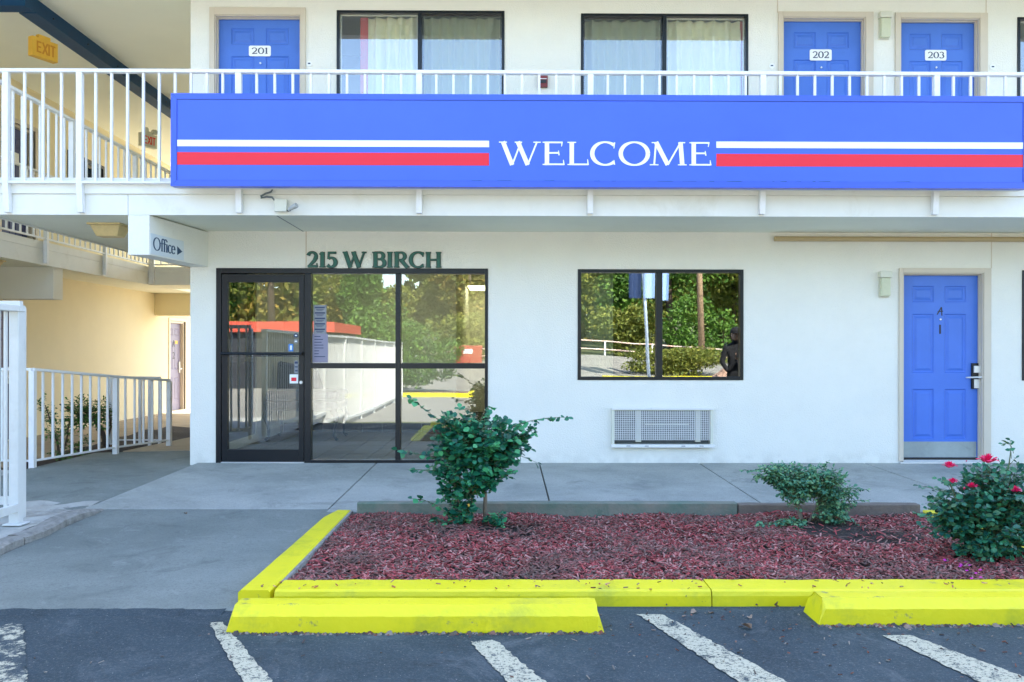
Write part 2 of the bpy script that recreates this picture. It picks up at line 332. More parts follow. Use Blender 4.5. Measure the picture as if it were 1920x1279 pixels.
# ---------------------------------------------------------------- serif lettering as real raised strokes
def rib(p, w): return (p, w if isinstance(w, list) else [w]*len(p))
def arc(cx, cy, rx, ry, a0, a1, T, t, n=22, rot=0):
    p = []; ws = []
    for i in range(n+1):
        a = R(a0+(a1-a0)*i/n); p.append((cx+rx*math.cos(a), cy+ry*math.sin(a))); ws.append(t+(T-t)*abs(math.cos(a+R(rot)))**1.3)
    return (p, ws)
def glyph(ch, T=.155, t=.055):
    s = .045   # serif thickness
    V = lambda x, y0=0, y1=1, w=T: rib([(x, y0), (x, y1)], w)
    SF = lambda x, y, h=.14: rib([(x-h, y+(s/2 if y < .5 else -s/2)), (x+h, y+(s/2 if y < .5 else -s/2))], s)
    H = lambda x0, x1, y, w=t: rib([(x0, y), (x1, y)], w)
    D = lambda a, b, w: rib([a, b], w)
    TK = lambda x, y0, y1: rib([(x, y0), (x-.02, y1)], [.06, .03])
    g = {
     'W': ([D((.12, 1), (.42, 0), T), D((.42, 0), (.70, .98), t), D((.60, 1), (.92, 0), T), D((.92, 0), (1.22, 1), t), SF(.12, 1, .13), SF(.62, 1, .12), SF(1.22, 1, .12)], 1.36),
     'E': ([V(.18), SF(.18, 1), SF(.18, 0), H(.1, .68, .972), H(.1, .72, .028), H(.18, .56, .52), TK(.67, 1, .80), TK(.73, 0, .22), TK(.57, .42, .62)], .80),
     'L': ([V(.18), SF(.18, 1), SF(.18, 0), H(.1, .70, .028), TK(.71, 0, .25)], .76),
     'C': ([arc(.50, .5, .42, .49, 48, 312, T, t), TK(.80, .98, .72), TK(.80, .02, .22)], .92),
     'O': ([arc(.52, .5, .44, .49, 0, 360, T, t, 36)], 1.04),
     'M': ([D((.18, 1), (.12, 0), t*1.1), D((.18, 1), (.56, .02), T), D((.56, .02), (.98, 1), t), D((.97, 1), (1.03, 0), T), SF(.12, 0), SF(1.03, 0), SF(.14, 1, .10), SF(1.02, 1, .10)], 1.22),
     'B': ([V(.18), SF(.12, 1, .1), SF(.12, 0, .1), H(.15, .44, .972), H(.15, .46, .53), H(.15, .46, .028), arc(.42, .752, .22, .225, 90, -90, T*.9, t), arc(.44, .279, .27, .255, 90, -90, T, t)], .82),
     'I': ([V(.20), SF(.20, 1), SF(.20, 0)], .42),
     'R': ([V(.18), SF(.18, 1), SF(.18, 0), H(.15, .44, .972), H(.15, .46, .49), arc(.42, .73, .23, .245, 90, -90, T*.9, t), D((.42, .49), (.80, 0), T*.9), SF(.82, 0, .09)], .92),
     'H': ([V(.18), V(.78), SF(.18, 1), SF(.18, 0), SF(.78, 1), SF(.78, 0), H(.18, .78, .5)], .98),
     '2': ([arc(.30, .72, .23, .26, 165, -20, T*.8, t*1.2), rib([(.52, .64), (.42, .42), (.10, .06)], [T, T*.8, t]), H(.06, .58, .06, .12), TK(.59, 0, .24)], .68),
     '1': ([V(.22, 0, .98), SF(.22, 0, .16), rib([(.22, .97), (.06, .86)], [.09, .03])], .44),
     '5': ([H(.14, .56, .95, .10), rib([(.15, .97), (.12, .56)], t), arc(.28, .32, .26, .30, 118, -140, T, t*1.1)], .64),
     '0': ([arc(.33, .5, .26, .48, 0, 360, T, t, 32)], .68),
     '3': ([arc(.29, .75, .20, .23, 150, -75, T*.85, t), arc(.28, .28, .25, .27, 75, -150, T, t)], .62),
     'A': ([D((.40, 1), (.08, 0), t*1.2), D((.40, 1), (.72, 0), T), H(.2, .6, .33)], .80),
     'f': ([V(.18, 0, .85), SF(.18, 0, .11), H(.02, .40, .64), arc(.34, .86, .16, .14, 180, 40, T*.9, t*1.3)], .36),
     'i': ([V(.15, 0, .66), SF(.15, 0, .11), rib([(.15, .82), (.15, .95)], .14), rib([(.04, .63), (.15, .63)], .05)], .31),
     'c': ([arc(.28, .33, .23, .32, 45, 315, T*.9, t)], .50),
     'e': ([arc(.28, .33, .23, .32, 0, 318, T*.9, t), H(.10, .50, .36, .05)], .55),
     'X': ([D((.05, 1), (.50, 0), .14), D((.50, 1), (.05, 0), .14)], .56), 'T': ([H(.0, .46, .93, .14), V(.23, 0, .9, .14)], .5),
     ' ': ([], .34)}
    return g[ch]
SANS = {'E': ([rib([(.08, 0), (.08, 1)], .14), rib([(.08, .93), (.44, .93)], .14), rib([(.08, .5), (.40, .5)], .13), rib([(.08, .07), (.44, .07)], .14)], .52), 'I': ([rib([(.08, 0), (.08, 1)], .14)], .22)}
def text(mb, s, o, u, v, width, height, depth, m=0, fat=1.0, grow=0.0, T=.155, t=.055, sans=False):
    o, u, v = Vector(o), Vector(u).normalized(), Vector(v).normalized(); nrm = u.cross(v)
    gl = [(SANS[c] if sans and c in SANS else glyph(c, T, t)) for c in s]; tot = sum(g[1] for g in gl); sx = width/tot; x = 0; k = 0
    for st, adv in gl:
        for pts, ws in st:
            k += 1; P = [Vector(((x+a)*sx, b*height)) for a, b in pts]; L = []
            for i, p in enumerate(P):
                tt = (P[min(i+1, len(P)-1)]-P[max(i-1, 0)])
                if tt.length < 1e-9: tt = Vector((1, 0))
                tt.normalize(); nn = Vector((-tt.y, tt.x)); hw = ws[i]*fat*height/2 + grow
                e = tt*grow*(-1 if i == 0 else (1 if i == len(P)-1 else 0))
                L.append((p+nn*hw+e, p-nn*hw+e))
            dz = depth + k*.00012
            W = lambda q, d: tuple(o+u*q.x+v*q.y+nrm*d)
            for i in range(len(L)-1):
                a, b = L[i]; c, d = L[i+1]
                mb.quad(W(b, dz), W(d, dz), W(c, dz), W(a, dz), m)
                mb.quad(W(a, 0), W(a, dz), W(c, dz), W(c, 0), m); mb.quad(W(d, 0), W(d, dz), W(b, dz), W(b, 0), m)
            for (a, b), fl in ((L[0], 0), (L[-1], 1)):
                mb.quad(W(a, 0), W(b, 0), W(b, dz), W(a, dz), m) if not fl else mb.quad(W(b, 0), W(a, 0), W(a, dz), W(b, dz), m)
        x += adv
    return mb
# ================================================================ the building
YW = 9.2; YF = 8.05; TH = .15
Z1 = 2.57; Z2 = 2.90; ZR = 5.70
XL = -3.508; XR = 13.0; XA = -5.04; XB = -7.10; XWG = -8.1; YB = 24.0
bld = thing('motel_building', 'white two storey motel building with blue doors, dark framed windows and a glass office entrance', 'building', (0, YW, 0))
wing = thing('motel_wing', 'rear wing of the motel, walls tinted with warm bounce light, behind the courtyard railings on the left', 'building', (XWG, 14, 0))
def wall_y(mb, x0, x1, z0, z1, y0, y1, holes, m=0):       # wall facing -y with openings
    xs = sorted({x0, x1, *[h[0] for h in holes], *[h[1] for h in holes]}); zs = sorted({z0, z1, *[h[2] for h in holes], *[h[3] for h in holes]})
    xs = [a for a in xs if x0 <= a <= x1]; zs = [a for a in zs if z0 <= a <= z1]
    inh = lambda x, z: any(h[0] < x < h[1] and h[2] < z < h[3] for h in holes)
    for i in range(len(xs)-1):
        for k in range(len(zs)-1):
            a, b, c, d = xs[i], xs[i+1], zs[k], zs[k+1]
            if inh((a+b)/2, (c+d)/2): continue
            mb.quad((a, y0, c), (b, y0, c), (b, y0, d), (a, y0, d), m); mb.quad((b, y1, c), (a, y1, c), (a, y1, d), (b, y1, d), m)
    for h in holes:
        a, b, c, d = h
        mb.quad((a, y0, c), (a, y1, c), (a, y1, d), (a, y0, d), m); mb.quad((b, y0, c), (b, y0, d), (b, y1, d), (b, y1, c), m)
        if d < z1: mb.quad((a, y0, d), (a, y1, d), (b, y1, d), (b, y0, d), m)
        if c > z0: mb.quad((a, y0, c), (b, y0, c), (b, y1, c), (a, y1, c), m)
    mb.quad((x0, y0, z0), (x0, y0, z1), (x0, y1, z1), (x0, y1, z0), m); mb.quad((x1, y0, z0), (x1, y1, z0), (x1, y1, z1), (x1, y0, z1), m)
    return mb
def hole(p0, p1, q0, q1): # pixel box on the wall -> opening
    return [QX(p0, (q0+q1)/2, YW), QX(p1, (q0+q1)/2, YW), QZ((p0+p1)/2, q1, YW), QZ((p0+p1)/2, q0, YW)]
Hst = hole(405, 915, 503, 862); Hst[2] = -.1
Hwin = hole(1083, 1394, 505, 713); Hac = hole(1152, 1332, 770, 833)
HdA = hole(1692, 1843, 512, 866); HdA[2] = -.1
Hw2 = hole(1916, 2228, 507, 714)
wall_y(MB(), XL, XR, -.1, Z1, YW, YW+TH, [Hst, Hwin, Hac, HdA, Hw2]).build('ground_floor_wall', M['wall'], bld)
H201 = hole(403, 564, 29, 400); H202 = hole(1467, 1622, 33, 400); H203 = hole(1687, 1836, 35, 400)
for h in (H201, H202, H203): h[2] = Z2
Hu1 = hole(631, 946, 20, 240); Hu2 = hole(1089, 1403, 26, 246); Hu3 = hole(1907, 2222, 33, 254)
wall_y(MB(), XL, XR, Z2, ZR, YW, YW+TH, [H201, H202, H203, Hu1, Hu2, Hu3]).build('upper_floor_wall', M['wall'], bld)
# slabs, side and back walls, partitions
MB().box(XA+.02, XR, YF+.03, YB-4, Z1, Z2).box(XA, XA+.02, YF+.03, 16.5, Z1+.004, Z2-.004).build('balcony_slab', M['soffit'], bld)
b = MB()
for (y0, y1, z0, z1) in ((YW+TH, 9.9, -.3, Z1), (9.9, 11.25, -.3, .12), (9.9, 11.25, 2.25, Z1), (11.25, YB-4, -.3, Z1), (YW+TH, YB-4, Z2, ZR)):
    b.box(XL, XL+.12, y0, y1, z0, z1)
b.build('side_wall', M['wall'], bld)
MB().box(XL, XR, YB-4.15, YB-4, -.3, ZR).build('rear_wall', M['wall'], bld)
MB().box(XR, XR+.15, YW, YB-4, -.3, ZR).build('end_wall', M['wall'], bld)
XP = .30
b = MB(); b.box(XL+.12, -.76, 12.6, 12.7, 0, Z1); b.box(-.86, -.76, 12.7, 17, 0, Z1); b.box(-.86, XP, 17, 17.1, 0, Z1); b.box(XP, XP+.1, 12.7, 17, 0, Z1); b.box(XP, XP+.1, YW+TH, 12.7, 0, Z1); b.build('office_inner_wall', M['innerwall'], bld)
b = MB(); b.box(XP+.1, 6, 12.2, 12.3, 0, Z1); b.box(3.3, 3.4, YW+TH, 12.3, 0, Z1); b.box(6, 6.1, YW+TH, 12.3, 0, Z1); b.box(6.1, XR, 12.2, 12.3, 0, Z1)
b.box(XL+.12, XR, 12.5, 12.6, Z2, ZR); b.box(.3, .4, YW+TH, 12.6, Z2, ZR)
b.build('inner_wall', M['dark'], bld)
MB().box(XP+.1, XR, YW+TH, 12.2, -.1, 0).build('inner_floor', M['dark'], bld)
# roof: slab, ceiling and the dropped edge above the balcony
MB().box(-14, XR+.6, 7.75, YB, ZR+.06, ZR+.5).build('roof', M['trim'], bld)
MB().box(-14, XR+.6, 7.75+.14, YB, ZR, ZR+.056).build('ceiling', M['ceiling'], bld)
MB().box(-14, XR+.6, 7.75, 7.885, 5.28, ZR+.055).build('roof_edge', M['trim'], bld)
# balcony edge boards
zt = QZ(1000, 346, YF); zm = QZ(1000, 366, YF)
MB().box(XA, XR, YF-.018, YF+.03, zm, Z2+.015).build('edge_flashing', M['trim'], bld)
xj = QX(240, 400, YF)
MB().box(XA, xj-.002, YF, YF+.03, Z1-.012, zm-.001).build('fascia_board', M['trim'], bld, bev=.003)
MB().box(xj+.002, XR, YF, YF+.03, Z1-.012, zm-.001).build('fascia_board', M['trim'], bld, bev=.003)
MB().box(XA-.03, XA, YF-.018, 16.5, Z1-.012, Z2+.015).build('side_fascia_board', M['trim'], bld)
# joints on walls and on the soffit
g = MB(); jx = QX(573, 470, YW); g.box(jx, jx+.012, YW-.003, YW+.001, QZ(573, 503, YW), Z1-.001); g.build('wall_joint', M['jamb'], bld)
g = MB(); jx = QX(1858, 470, YW); g.box(jx, jx+.01, YW-.003, YW+.001, QZ(1858, 503, YW), Z1-.001); g.build('wall_joint', M['jamb'], bld)
for p in (1457, 1848): jx = QX(p, 10, YW); MB().box(jx, jx+.01, YW-.003, YW+.001, QZ(p, 24, YW), ZR).build('wall_joint', M['jamb'], bld)
MB().box(QX(573, 440, YW)-.03, QX(573, 440, YW)-.022, YF+.03, YW, Z1-.003, Z1).build('soffit_joint', M['bronze'], bld)
# office beam with the flared right face
a0, a1 = QX(240, 440, YF), QX(280, 440, YF); zb = QZ(280, 478, YF); bx = QX(391, 470, YW)
MB().prism([(a0, YF, zb), (a1, YF, zb), (bx, YW, zb), (XL-.0, YW, zb)], [(a0, YF, Z1-.013), (a1, YF, Z1-.013), (bx, YW, Z1-.013), (XL, YW, Z1-.013)]).build('office_beam', M['wall'], bld, bev=.004)
# tube along the soffit
t0 = at_y(1452, 448, YW-.03)
tb = MB().tube([(t0[0], YW-.032, t0[1]), (XR-1, YW-.032, t0[1])], .028, 12).build('soffit_tube', M['beige'], bld, smooth=False)
# blue roof beams
z0b = 5.50
bb = MB().box(-6.1, -5.96, 10.45, YB-.2, z0b, ZR).box(-6.14, -5.92, 10.45, YB-.2, z0b-.012, z0b).build('roof_beam', M['beam'], bld)
bb = MB().box(-9, -5.92, 10.20, 10.40, z0b-.02, ZR).build('roof_beam', M['beam'], bld)
g = MB()
for yy in np.arange(10.9, 16, .9): g.tube([(-5.958, yy, z0b+.1), (-5.945, yy, z0b+.1)], .012, 6)
g.build('beam_bolts', M['bronze'], bld, kind='stuff')

# ---------------------------------------------------------------- doors
def panel_mesh(mb, x0, x1, z0, z1, y):     # a raised field inside a bevelled recess
    r = [(0, 0), (.010, .013), (.026, .013), (.050, .002)]
    rings = []
    for i, d in r: rings.append([(x0+i, y+d, z0+i), (x1-i, y+d, z0+i), (x1-i, y+d, z1-i), (x0+i, y+d, z1-i)])
    for a, c in zip(rings, rings[1:]):
        for k in range(4): mb.quad(a[k], a[(k+1) % 4], c[(k+1) % 4], c[k])
    mb.quad(*rings[-1]); return mb
def make_door(H, leafmat, zbot, ztop, name='door', cas=None, label=None, yoff=.075, kick=False):
    x0, x1 = H[0]+.012, H[1]-.012; y = YW+yoff; w_, h_ = x1-x0, ztop-zbot
    px = [(.155, .43), (.57, .845)]; pz = [(.059, .147), (.211, .531), (.619, .889)]
    hs = [[x0+a*w_, x0+b_*w_, ztop-d*h_, ztop-c*h_] for a, b_ in px for c, d in pz]
    leaf = wall_y(MB(), x0, x1, zbot, ztop, y, y+.04, hs).build(name, leafmat, bld, label=label)
    for h in hs:
        o = panel_mesh(MB(), h[0], h[1], h[2], h[3], y-.0006).build('door_panel', leafmat, leaf)
    o0, o1, oz = cas       # casing outer left, right, top (world)
    zf = zbot-.01
    fr = MB()
    fr.box(o0, H[0]+.0, YW-.022, YW-.001, zf, oz).box(H[1], o1, YW-.022, YW-.001, zf, oz).box(H[0], H[1], YW-.022, YW-.001, H[3], oz)
    fr.box(H[0]+.001, H[0]+.012, YW-.010, YW+.14, zf, H[3]-.001).box(H[1]-.012, H[1]-.001, YW-.010, YW+.14, zf, H[3]-.001).box(H[0]+.012, H[1]-.012, YW-.010, YW+.14, H[3]-.012, H[3]-.001)
    fr.box(H[0]+.012, H[0]+.022, YW+.03, YW+yoff-.006, zf, H[3]-.012).box(H[1]-.022, H[1]-.012, YW+.03, YW+yoff-.006, zf, H[3]-.012).box(H[0]+.022, H[1]-.022, YW+.03, YW+yoff-.006, H[3]-.022, H[3]-.012)
    fr.build('door_frame', M['jamb'], bld, bev=.0025)
    MB().box(x0-.01, x1+.01, y+.05, y+.06, zbot, ztop).build('door_backing', M['black'], bld)
    return leaf, y, x0, x1
def cas(p0, p1, q): return (QX(p0, 400, YW), QX(p1, 400, YW), QZ((p0+p1)/2, q, YW))
dA, yA, dx0, dx1 = make_door(HdA, M['door'], .035, QZ(1767, 516, YW+.075), cas=cas(1685, 1857, 503), label='blue six panel door with kick plate, marked A 1')
zk = QZ(1767, 828, yA)
MB().box(dx0+.01, dx1-.02, yA-.006, yA-.001, .055, zk).build('kick_plate', M['kick'], dA, bev=.002)
MB().box(HdA[0]-.04, HdA[1]+.03, YW-.05, YW+.12, -.01, .018).box(HdA[0]+.012, HdA[1]-.012, YW-.0, YW+.11, .018, .03).build('threshold', M['steel'], bld, bev=.003)
def PA(px, py): q = at_y(px, py, yA); return (q[0], yA, q[1])
def brush(mb, pts, wd, m=0, y=None, d=.003):
    L = [Vector(p) for p in pts]
    for i in range(len(L)-1):
        a, b_ = L[i], L[i+1]; t = (b_-a); n_ = Vector((-t.z, 0, t.x)).normalized()*wd/2; dd = d+i*.0002
        q = [a+n_, b_+n_, b_-n_, a-n_]
        mb.prism([(p.x, p.y-.0005, p.z) for p in q], [(p.x, p.y-dd, p.z) for p in q], m)
    return mb
MB().box(dx0+.005, dx1-.005, yA-.008, yA-.001, .031, .053).build('door_sweep', M['black'], dA)
c = MB(); brush(c, [PA(1757, 590), PA(1765, 576), PA(1766, 592)], .011); brush(c, [PA(1758, 584.5), PA(1768, 583.5)], .010, d=.0042); c.build('letter', M['black'], dA)
brush(MB(), [PA(1762.5, 609), PA(1762.5, 626)], .018).build('digit', M['black'], dA)
p = PA(1763, 599); MB().tube([(p[0], yA, p[2]), (p[0], yA-.012, p[2])], .010, 12).build('peephole', M['steel'], dA, smooth=False)
# card lock
q0, q1 = PA(1820, 681), PA(1838, 729)
lk = MB().box(q0[0], q1[0], yA-.028, yA-.001, q1[2], q0[2]).build('lock_plate', M['bronze'], dA, bev=.004)
q0, q1 = PA(1822, 686), PA(1837, 699); MB().box(q0[0], q1[0], yA-.05, yA-.029, q1[2], q0[2]).build('card_reader', M['steel'], lk if False else dA, bev=.006)
q0, q1 = PA(1823, 711), PA(1837, 728); MB().box(q0[0], q1[0], yA-.04, yA-.029, q1[2], q0[2]).build('lock_cover', M['steel'], dA, bev=.004)
q0, q1 = PA(1834, 707), PA(1804, 707.5); MB().tube([(q0[0], yA-.03, q0[2]), (q0[0], yA-.075, q0[2]), (q0[0]-.02, yA-.082, q0[2]), (q1[0], yA-.078, q1[2])], [.012, .012, .011, .008], 10).build('door_handle', M['steel'], dA, smooth=True)
# upper doors
def plate(door, s, x0p, y0p, x1p, y1p, y):
    a, b_ = at_y(x0p, y0p, y), at_y(x1p, y1p, y); mb = MB()
    X0, X1, ZT, ZB = a[0], b_[0], a[1], b_[1]; r = .018; ring = []
    for cx, cz, s0 in ((X1-r, ZT-r, 0), (X0+r, ZT-r, 90), (X0+r, ZB+r, 180), (X1-r, ZB+r, 270)):
        for k in range(5): an = R(s0+k*22.5); ring.append((cx+r*math.cos(an), cz+r*math.sin(an)))
    mb.prism([(x, y-.001, z) for x, z in ring], [(x, y-.007, z) for x, z in ring], 0)
    hh = (ZT-ZB)
    text(mb, s, (X0+(X1-X0)*.12, y-.007, ZB+hh*.22), (1, 0, 0), (0, 0, 1), (X1-X0)*.78, hh*.58, .002, 1, T=.2, t=.07)
    mb.build('number_plate', [M['white'], M['navy']], door)
for H, cs, lt, s, pl in ((H201, cas(393, 573, 15), 33, '201', (467, 86, 508, 106)), (H202, cas(1458, 1636, 23), 41, '202', (1518, 93, 1559, 114)), (H203, cas(1677, 1850, 25), 43, '203', (1734, 94, 1774, 114))):
    d, yD, x0, x1 = make_door(H, M['door'], Z2+.02, QZ(500 if s == '201' else 1600, lt, YW+.075), cas=cs, label='blue six panel door numbered '+s)
    plate(d, s, *pl, yD)
    pq = at_y((pl[0]+pl[2])/2+1, pl[3]+13, yD); MB().tube([(pq[0], yD, pq[1]), (pq[0], yD-.012, pq[1])], .010, 12).build('peephole', M['steel'], d)
    MB().box(x1-.12, x1-.06, yD-.03, yD-.001, Z2+.95, Z2+1.15).build('lock_plate', M['steel'], d, bev=.004)
# ---------------------------------------------------------------- windows
def frame_boxes(mb, x0, x1, z0, z1, y0, y1, t, m=0):
    mb.box(x0, x0+t, y0, y1, z0, z1, m).box(x1-t, x1, y0, y1, z0, z1, m).box(x0+t, x1-t, y0, y1, z1-t, z1, m).box(x0+t, x1-t, y0, y1, z0, z0+t, m); return mb
# office window
x0, x1, z0, z1 = Hwin; xm = QX(1236, 600, YW)
wn = frame_boxes(MB(), x0+.002, x1-.002, z0+.002, z1-.002, YW-.012, YW+.06, .036).box(xm-.035, xm+.035, YW-.010, YW+.058, z0+.038, z1-.038).build('window', M['bronze'], bld, bev=.003, label='office window with dark frame and two panes')
MB().box(x0+.038, xm-.035, YW+.03, YW+.034, z0+.038, z1-.038).build('pane', M['glass_win'], wn)
MB().box(xm+.035, x1-.038, YW+.03, YW+.034, z0+.038, z1-.038).build('pane', M['glass_win'], wn)
bl = MB()
for i in range(22):
    xx = x0+.04+i*.017; bl.box(xx, xx+.002, YW+.12, YW+.15, z0, z1+.1).box(xx+.002, xx+.015, YW+.134, YW+.137, z0, z1+.1)
bl.build('vertical_blind', M['curtain'], wn)
x0, x1, z0, z1 = Hw2
wn = frame_boxes(MB(), x0+.002, x1-.002, z0+.002, z1-.002, YW-.012, YW+.06, .036).build('window', M['bronze'], bld, label='dark window edge beside the lower blue door')
MB().box(x0+.038, x1-.038, YW+.03, YW+.034, z0+.038, z1-.038).build('pane', M['glass_win'], wn)
# upper windows with curtains
def curtain(parent, x0, x1, z0, z1, y, amp=.062, wl=.14, mat_=None, seed=0):
    mb = MB(); n = max(8, int((x1-x0)/.012)); rr = random.Random(seed); ph = [0]
    for i in range(n): ph.append(ph[-1] + (x1-x0)/n/wl*2*math.pi*rr.uniform(.5, 1.5))
    zs = [z1, z1-.08, z1-.16, z1-.5, z0]; am = [.5, .25, .8, 1, 1.1]
    for k in range(len(zs)-1):
        for i in range(n):
            def P(i, k): xx = x0+(x1-x0)*i/n; return (xx + .004*math.sin(ph[i]*.7+k), y+amp*am[k]*math.sin(ph[i]) + .006*math.sin(ph[i]*2.3+k), zs[k])
            mb.quad(P(i, k+1), P(i+1, k+1), P(i+1, k), P(i, k))
    return mb.build('curtain', mat_ or M['curtain'], parent, smooth=True)
for H, mid, lf, rt, cur, red, lab in ((Hu1, 787, False, True, ((690, 783), (795, 941)), (676, 690), 'upper window left of the fire alarm, pale curtains and a red strip at left'),
                                    (Hu2, 1246, True, False, ((1094, 1240), (1252, 1386)), (1387, 1392), 'upper window right of the fire alarm, drawn pale curtains'),
                                    (Hu3, 2065, False, True, ((1960, 2060), (2070, 2216)), None, 'upper window at the far right edge')):
    x0, x1, z0, z1 = H; xm = QX(mid, 100, YW)
    wn = frame_boxes(MB(), x0+.002, x1-.002, z0+.002, z1-.002, YW-.012, YW+.06, .03).box(xm-.022, xm+.022, YW-.010, YW+.058, z0+.032, z1-.032).build('window', M['bronze'], bld, bev=.003, label=lab)
    for a, b_, scr in ((x0+.032, xm-.022, lf), (xm+.022, x1-.032, rt)):
        MB().box(a, b_, YW+.03, YW+.034, z0+.032, z1-.032).build('pane', M['glass_screen'] if scr else M['glass_up'], wn)
        frame_boxes(MB(), a+.001, b_-.001, z0+.033, z1-.033, YW+.036, YW+.052, .016).build('sash', M['bronze'] if scr else M['fixture'], wn)
    yc = YW+.15
    for i, (a, b_) in enumerate(cur): curtain(wn, QX(a, 100, yc), QX(b_, 100, yc), z0-.05, z1-.025, yc, seed=i+int(mid))
    if red: MB().box(QX(red[0], 100, yc), QX(red[1], 100, yc), yc-.01, yc+.01, z0-.05, z1-.025).build('red_lining', M['redcurtain'], wn)
# small parts on the upper wall
for s, p, q in (('a', 580, 120), ('b', 1447, 124), ('c', 1861, 126)):
    X, Z = at_y(p, q, YW); mb = MB().tube([(X, YW, Z), (X, YW-.008, Z)], .030, 20); mb.box(X-.014, X+.014, YW-.0100, YW-.0081, Z-.004, Z+.010, 1)
    mb.build('wall_disc', [M['white'], M['navy']], bld)
# ---------------------------------------------------------------- office storefront
def P(px, py, y=YW+.04): return at_y(px, py, y)
X0, X1, Zt = Hst[0]+.002, Hst[1]-.002, Hst[3]-.002
ya, yb_ = YW-.012, YW+.10
def xx(p): return QX(p, 680, YW)
fr = MB().box(X0, xx(415), ya, yb_, -.004, Zt).box(xx(909), X1, ya, yb_, -.004, Zt).box(xx(415), xx(909), ya, yb_, QZ(660, 513, YW), Zt)
fr.box(xx(571), xx(583), ya+.002, yb_, -.004, QZ(660, 513, YW)).box(xx(741.5), xx(751), ya+.002, yb_, .03, QZ(660, 513, YW))
zq0, zq1 = QZ(740, 691, YW), QZ(740, 681, YW)
fr.box(xx(583), xx(741.5), ya+.004, yb_-.002, zq0, zq1).box(xx(751), xx(909), ya+.004, yb_-.002, zq0, zq1)
fr.box(xx(583), xx(909), ya-.006, yb_, -.004, .032)
sf = fr.build('storefront', M['bronze'], bld, bev=.003, label='dark framed glass office front with four panes')
for a, b_ in ((583, 741.5), (751, 909)):
    MB().box(xx(a), xx(b_), YW+.04, YW+.045, .032, zq0).build('pane', M['glass'], sf)
    MB().box(xx(a), xx(b_), YW+.04, YW+.045, zq1, QZ(660, 513, YW)).build('pane', M['glass'], sf)
# glass door
dz1 = QZ(490, 514.5, YW); dl = xx(416); dr = xx(570); ga, gb = xx(427), xx(560.5); gz1 = QZ(490, 529, YW); gz0 = QZ(490, 843, YW)
gd = MB().box(dl, ga, ya+.006, YW+.06, .012, dz1).box(gb, dr, ya+.006, YW+.06, .012, dz1).box(ga, gb, ya+.006, YW+.06, gz1, dz1).box(ga, gb, ya+.006, YW+.06, .012, gz0).build('glass_door', M['bronze'], bld, bev=.003, label='glass office door with a black push bar and stickers')
MB().box(ga, gb, YW+.02, YW+.025, gz0, gz1).build('pane', M['glass_door'], gd)
zpb = QZ(490, 663, YW)
MB().tube([(xx(417), YW-.07, zpb), (xx(568), YW-.07, zpb)], .015, 10).box(xx(417), xx(420), YW-.08, ya+.006, zpb-.016, zpb+.016).box(xx(565), xx(569), YW-.08, ya+.006, zpb-.016, zpb+.016).build('push_bar', M['bronze'], gd, bev=.002)
MB().box(ga, gb, YW+.03, YW+.06, zpb-.035, zpb-.01).build('inner_push_bar', M['bronze'], gd)
MB().tube([(xx(565), ya+.006, QZ(565, 717, YW)), (xx(565), ya-.008, QZ(565, 717, YW))], .018, 16).build('lock', M['steel'], gd)
MB().box(xx(416), xx(571), YW-.03, YW+.09, -.004, .010).build('door_sill', M['steel'], bld)
def flat_print(name, parent, p0, p1, q0, q1, y, base, marks=(), mats=None):
    a, b_ = at_y(p0, q0, y), at_y(p1, q1, y); mb = MB().box(a[0], b_[0], y-.0012, y, b_[1], a[1], 0); W_, H_ = b_[0]-a[0], a[1]-b_[1]
    for u0, u1, v0, v1, mi in marks: mb.box(a[0]+u0*W_, a[0]+u1*W_, y-.0018, y-.0012, a[1]-v1*H_, a[1]-v0*H_, mi)
    return mb.build(name, mats or [base, M['navy']], parent)
yg = YW+.019
M['paper'] = mat('notice_paper', (.26, .27, .29), .8); M['lilac'] = mat('lilac_paper', (.28, .26, .34), .8); M['bluepr'] = mat('sticker_blue', (.05, .22, .60), .5)
rows = []; rr = random.Random(3)
for i in range(5):
    v = .06+i*.19; rows += [(.1, .9, v, v+.05, 1), (.2, .8, v+.08, v+.10, 1), (.25, .7, v+.12, v+.135, 1)]
flat_print('notice', sf, 588, 612, 572, 626, YW+.0385, M['paper'], rows)
flat_print('notice', sf, 586, 615, 626, 680, YW+.0385, M['lilac'], [(.12, rr.uniform(.4, .9), .08+i*.1, .105+i*.1, 1) for i in range(8)])
for (cx, cy, mm) in ((555, 629, 'navy'), (555, 640, 'paper')):
    X, Z = at_y(cx, cy, yg); MB().tube([(X, yg, Z), (X, yg-.0012, Z)], .026, 20).box(X-.012, X+.012, yg-.002, yg-.0013, Z-.006, Z+.006, 1).build('sticker', [M[mm], M['white']], gd)
flat_print('sticker', gd, 541, 550, 645, 659, yg, M['bluepr'], [(.3, .7, .2, .8, 1)], [M['bluepr'], M['white']])
flat_print('sticker', gd, 552, 559, 676, 700, yg, M['paper'], [(.1, .9, .1, .25, 1), (.1, .9, .45, .55, 1), (.2, .9, .75, .85, 1)])
flat_print('sticker', gd, 543, 559, 702, 719, yg, M['white'], [(.2, .8, .35, .75, 1)], [M['white'], M['red']])
